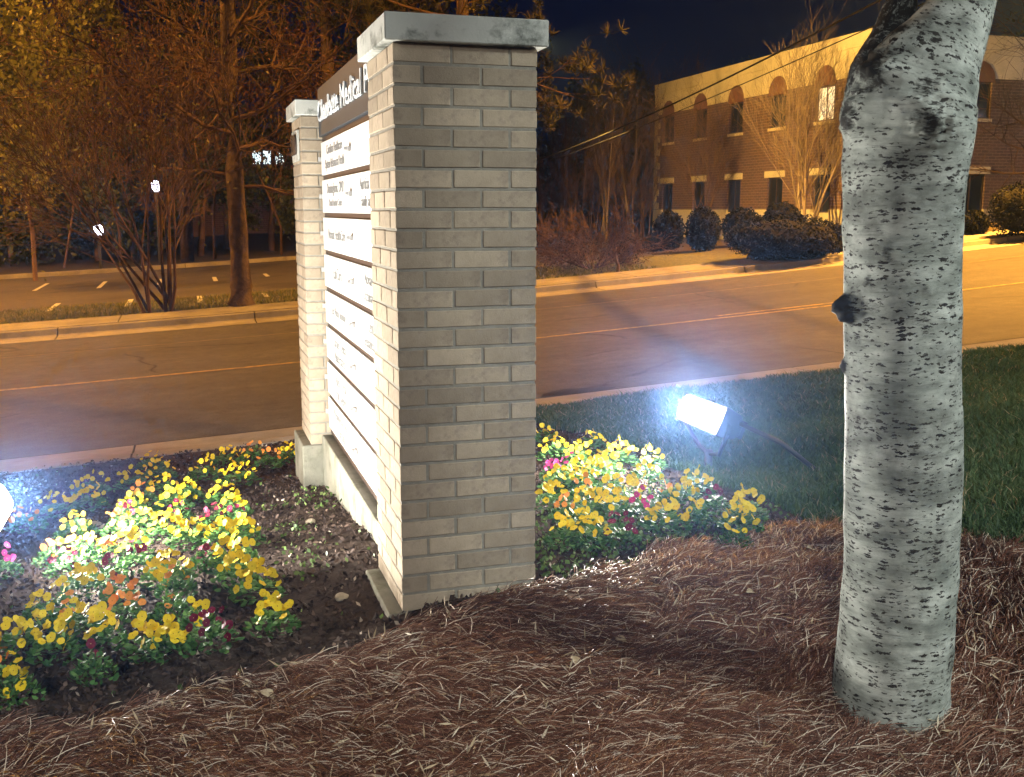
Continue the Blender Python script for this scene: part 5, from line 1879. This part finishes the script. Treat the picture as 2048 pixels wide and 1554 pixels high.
def shrub(px, py, wpx, hpx, label, seed, mat='shrub_leaf', n=3600, leaf=0.05, name='clipped_shrub', flat=0.9, cone=False, twiggy=False, group='clipped shrubs beyond the road'):
    g = ground_at(px, py)
    D = depth_of(g)
    rx, hh = wpx / 2 * D / F, hpx * D / F
    r = np.random.default_rng(seed)
    t = thing(name, label, 'shrub', g, 0, group)
    d = r.normal(size=(n, 3))
    d /= np.linalg.norm(d, axis=1, keepdims=True)
    rad = 1 - 0.16 * r.random(n) ** 2 + 0.12 * vnoise(d[:, 0] * 3 + d[:, 2], d[:, 1] * 3 + d[:, 2], 0.5, seed) + 0.08 * r.random(n) ** 3
    if cone:
        zt_ = r.random(n)
        th = r.uniform(0, 6.283, n)
        rr_ = (1 - zt_) * 0.95 + 0.05
        C = np.stack([np.cos(th) * rr_ * rx, np.sin(th) * rr_ * rx, zt_ * hh], -1)
    else:
        C = d * rad[:, None] * np.array([rx, rx * 0.85, hh / 2]) + np.array([0, 0, hh / 2])
        low = C[:, 2] < hh * 0.5
        sq = np.sqrt(np.clip(C[:, 0] ** 2 + C[:, 1] ** 2, 1e-9, None)) / rx
        C[low, :2] *= (1 + 0.12 * (1 - sq[low]))[:, None]
    sz = leaf * max(1, D / 22)
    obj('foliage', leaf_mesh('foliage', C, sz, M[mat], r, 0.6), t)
    # near black solid core keeps the middle dark
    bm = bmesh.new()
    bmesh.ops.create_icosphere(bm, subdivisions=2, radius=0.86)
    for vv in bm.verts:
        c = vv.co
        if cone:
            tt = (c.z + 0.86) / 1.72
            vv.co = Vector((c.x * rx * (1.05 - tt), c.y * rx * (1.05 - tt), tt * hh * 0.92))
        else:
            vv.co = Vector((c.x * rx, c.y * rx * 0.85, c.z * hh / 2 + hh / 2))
    me = bpy.data.meshes.new('dark_core')
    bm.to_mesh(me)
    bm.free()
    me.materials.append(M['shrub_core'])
    obj('dark_core', me, t)
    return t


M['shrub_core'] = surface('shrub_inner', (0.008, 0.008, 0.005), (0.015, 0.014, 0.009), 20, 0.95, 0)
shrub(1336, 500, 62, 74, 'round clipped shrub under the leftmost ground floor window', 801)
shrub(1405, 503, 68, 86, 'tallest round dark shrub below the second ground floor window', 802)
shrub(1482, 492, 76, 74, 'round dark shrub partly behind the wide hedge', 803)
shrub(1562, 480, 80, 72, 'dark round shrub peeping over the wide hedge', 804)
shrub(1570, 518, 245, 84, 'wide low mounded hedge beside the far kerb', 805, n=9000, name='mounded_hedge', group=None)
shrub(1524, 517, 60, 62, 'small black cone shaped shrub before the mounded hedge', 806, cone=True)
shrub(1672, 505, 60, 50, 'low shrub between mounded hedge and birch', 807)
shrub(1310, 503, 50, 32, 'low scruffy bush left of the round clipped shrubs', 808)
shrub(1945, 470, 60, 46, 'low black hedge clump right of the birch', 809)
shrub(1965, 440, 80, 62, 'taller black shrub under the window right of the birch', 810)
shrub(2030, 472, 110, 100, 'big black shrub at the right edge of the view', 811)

# big rounded bare bush beside the far kerb
g = ground_at(1185, 540)
bt = thing('bare_bush', 'wide rounded bare bush with dense dark twigs beside the far kerb', 'shrub', g, 0)
r = np.random.default_rng(77)
segs, tips = [], []
for i in range(26):
    a = i * 2.399
    e = r.uniform(0.2, 1.2)
    s_, t_ = grow(r, (0.1 * math.cos(a), 0.1 * math.sin(a), 0), (math.cos(a), math.sin(a), e), 0.95, 0.014, 3, [6, 5, 4], (0.25, 0.8), 0.02, 4, 0.14, 0.6, 0.25, 0.0035)
    segs += s_
    tips.append(t_)
tips = np.concatenate(tips)
obj('branches', skeleton_mesh('branches', segs, M['twig'], 3), bt)
C = tips[r.integers(0, len(tips), 5000)] + r.normal(size=(5000, 3)) * 0.05
obj('leaves', leaf_mesh('leaves', C, 0.035, M['shrub_leaf'], r, 0.5), bt)
g = ground_at(1236, 545)
MB().tube([(0, 0, -0.05), (0.0, 0, 0.12), (-0.05, 0, 0.3), (-0.04, 0.0, 0.5)], [0.05, 0.035, 0.025, 0.015], 8).build('stem', M['twig_pale_solid'] if 'twig_pale_solid' in M else M['wood'], bt, smooth=True, loc=g - bt.location)

# ------------------------------------------------------------------ thin air volume added for the glow round the lamps
GLOW_HAZE = 0.0036
if GLOW_HAZE:
    hz_ = MB().box(-110, 130, -30, 150, -3.5, 40).build('glow_haze', None)
    hz_['kind'] = 'stuff'
    hm = bpy.data.materials.new('glow_air')
    hm.use_nodes = True
    hn = hm.node_tree.nodes
    hn.remove(hn['Principled BSDF'])
    pv = hn.new('ShaderNodeVolumePrincipled')
    pv.inputs['Color'].default_value = (0.24, 0.46, 1.0, 1)
    pv.inputs['Density'].default_value = GLOW_HAZE
    pv.inputs['Anisotropy'].default_value = 0.9
    hm.node_tree.links.new(pv.outputs[0], hn['Material Output'].inputs['Volume'])
    hz_.data.materials.append(hm)
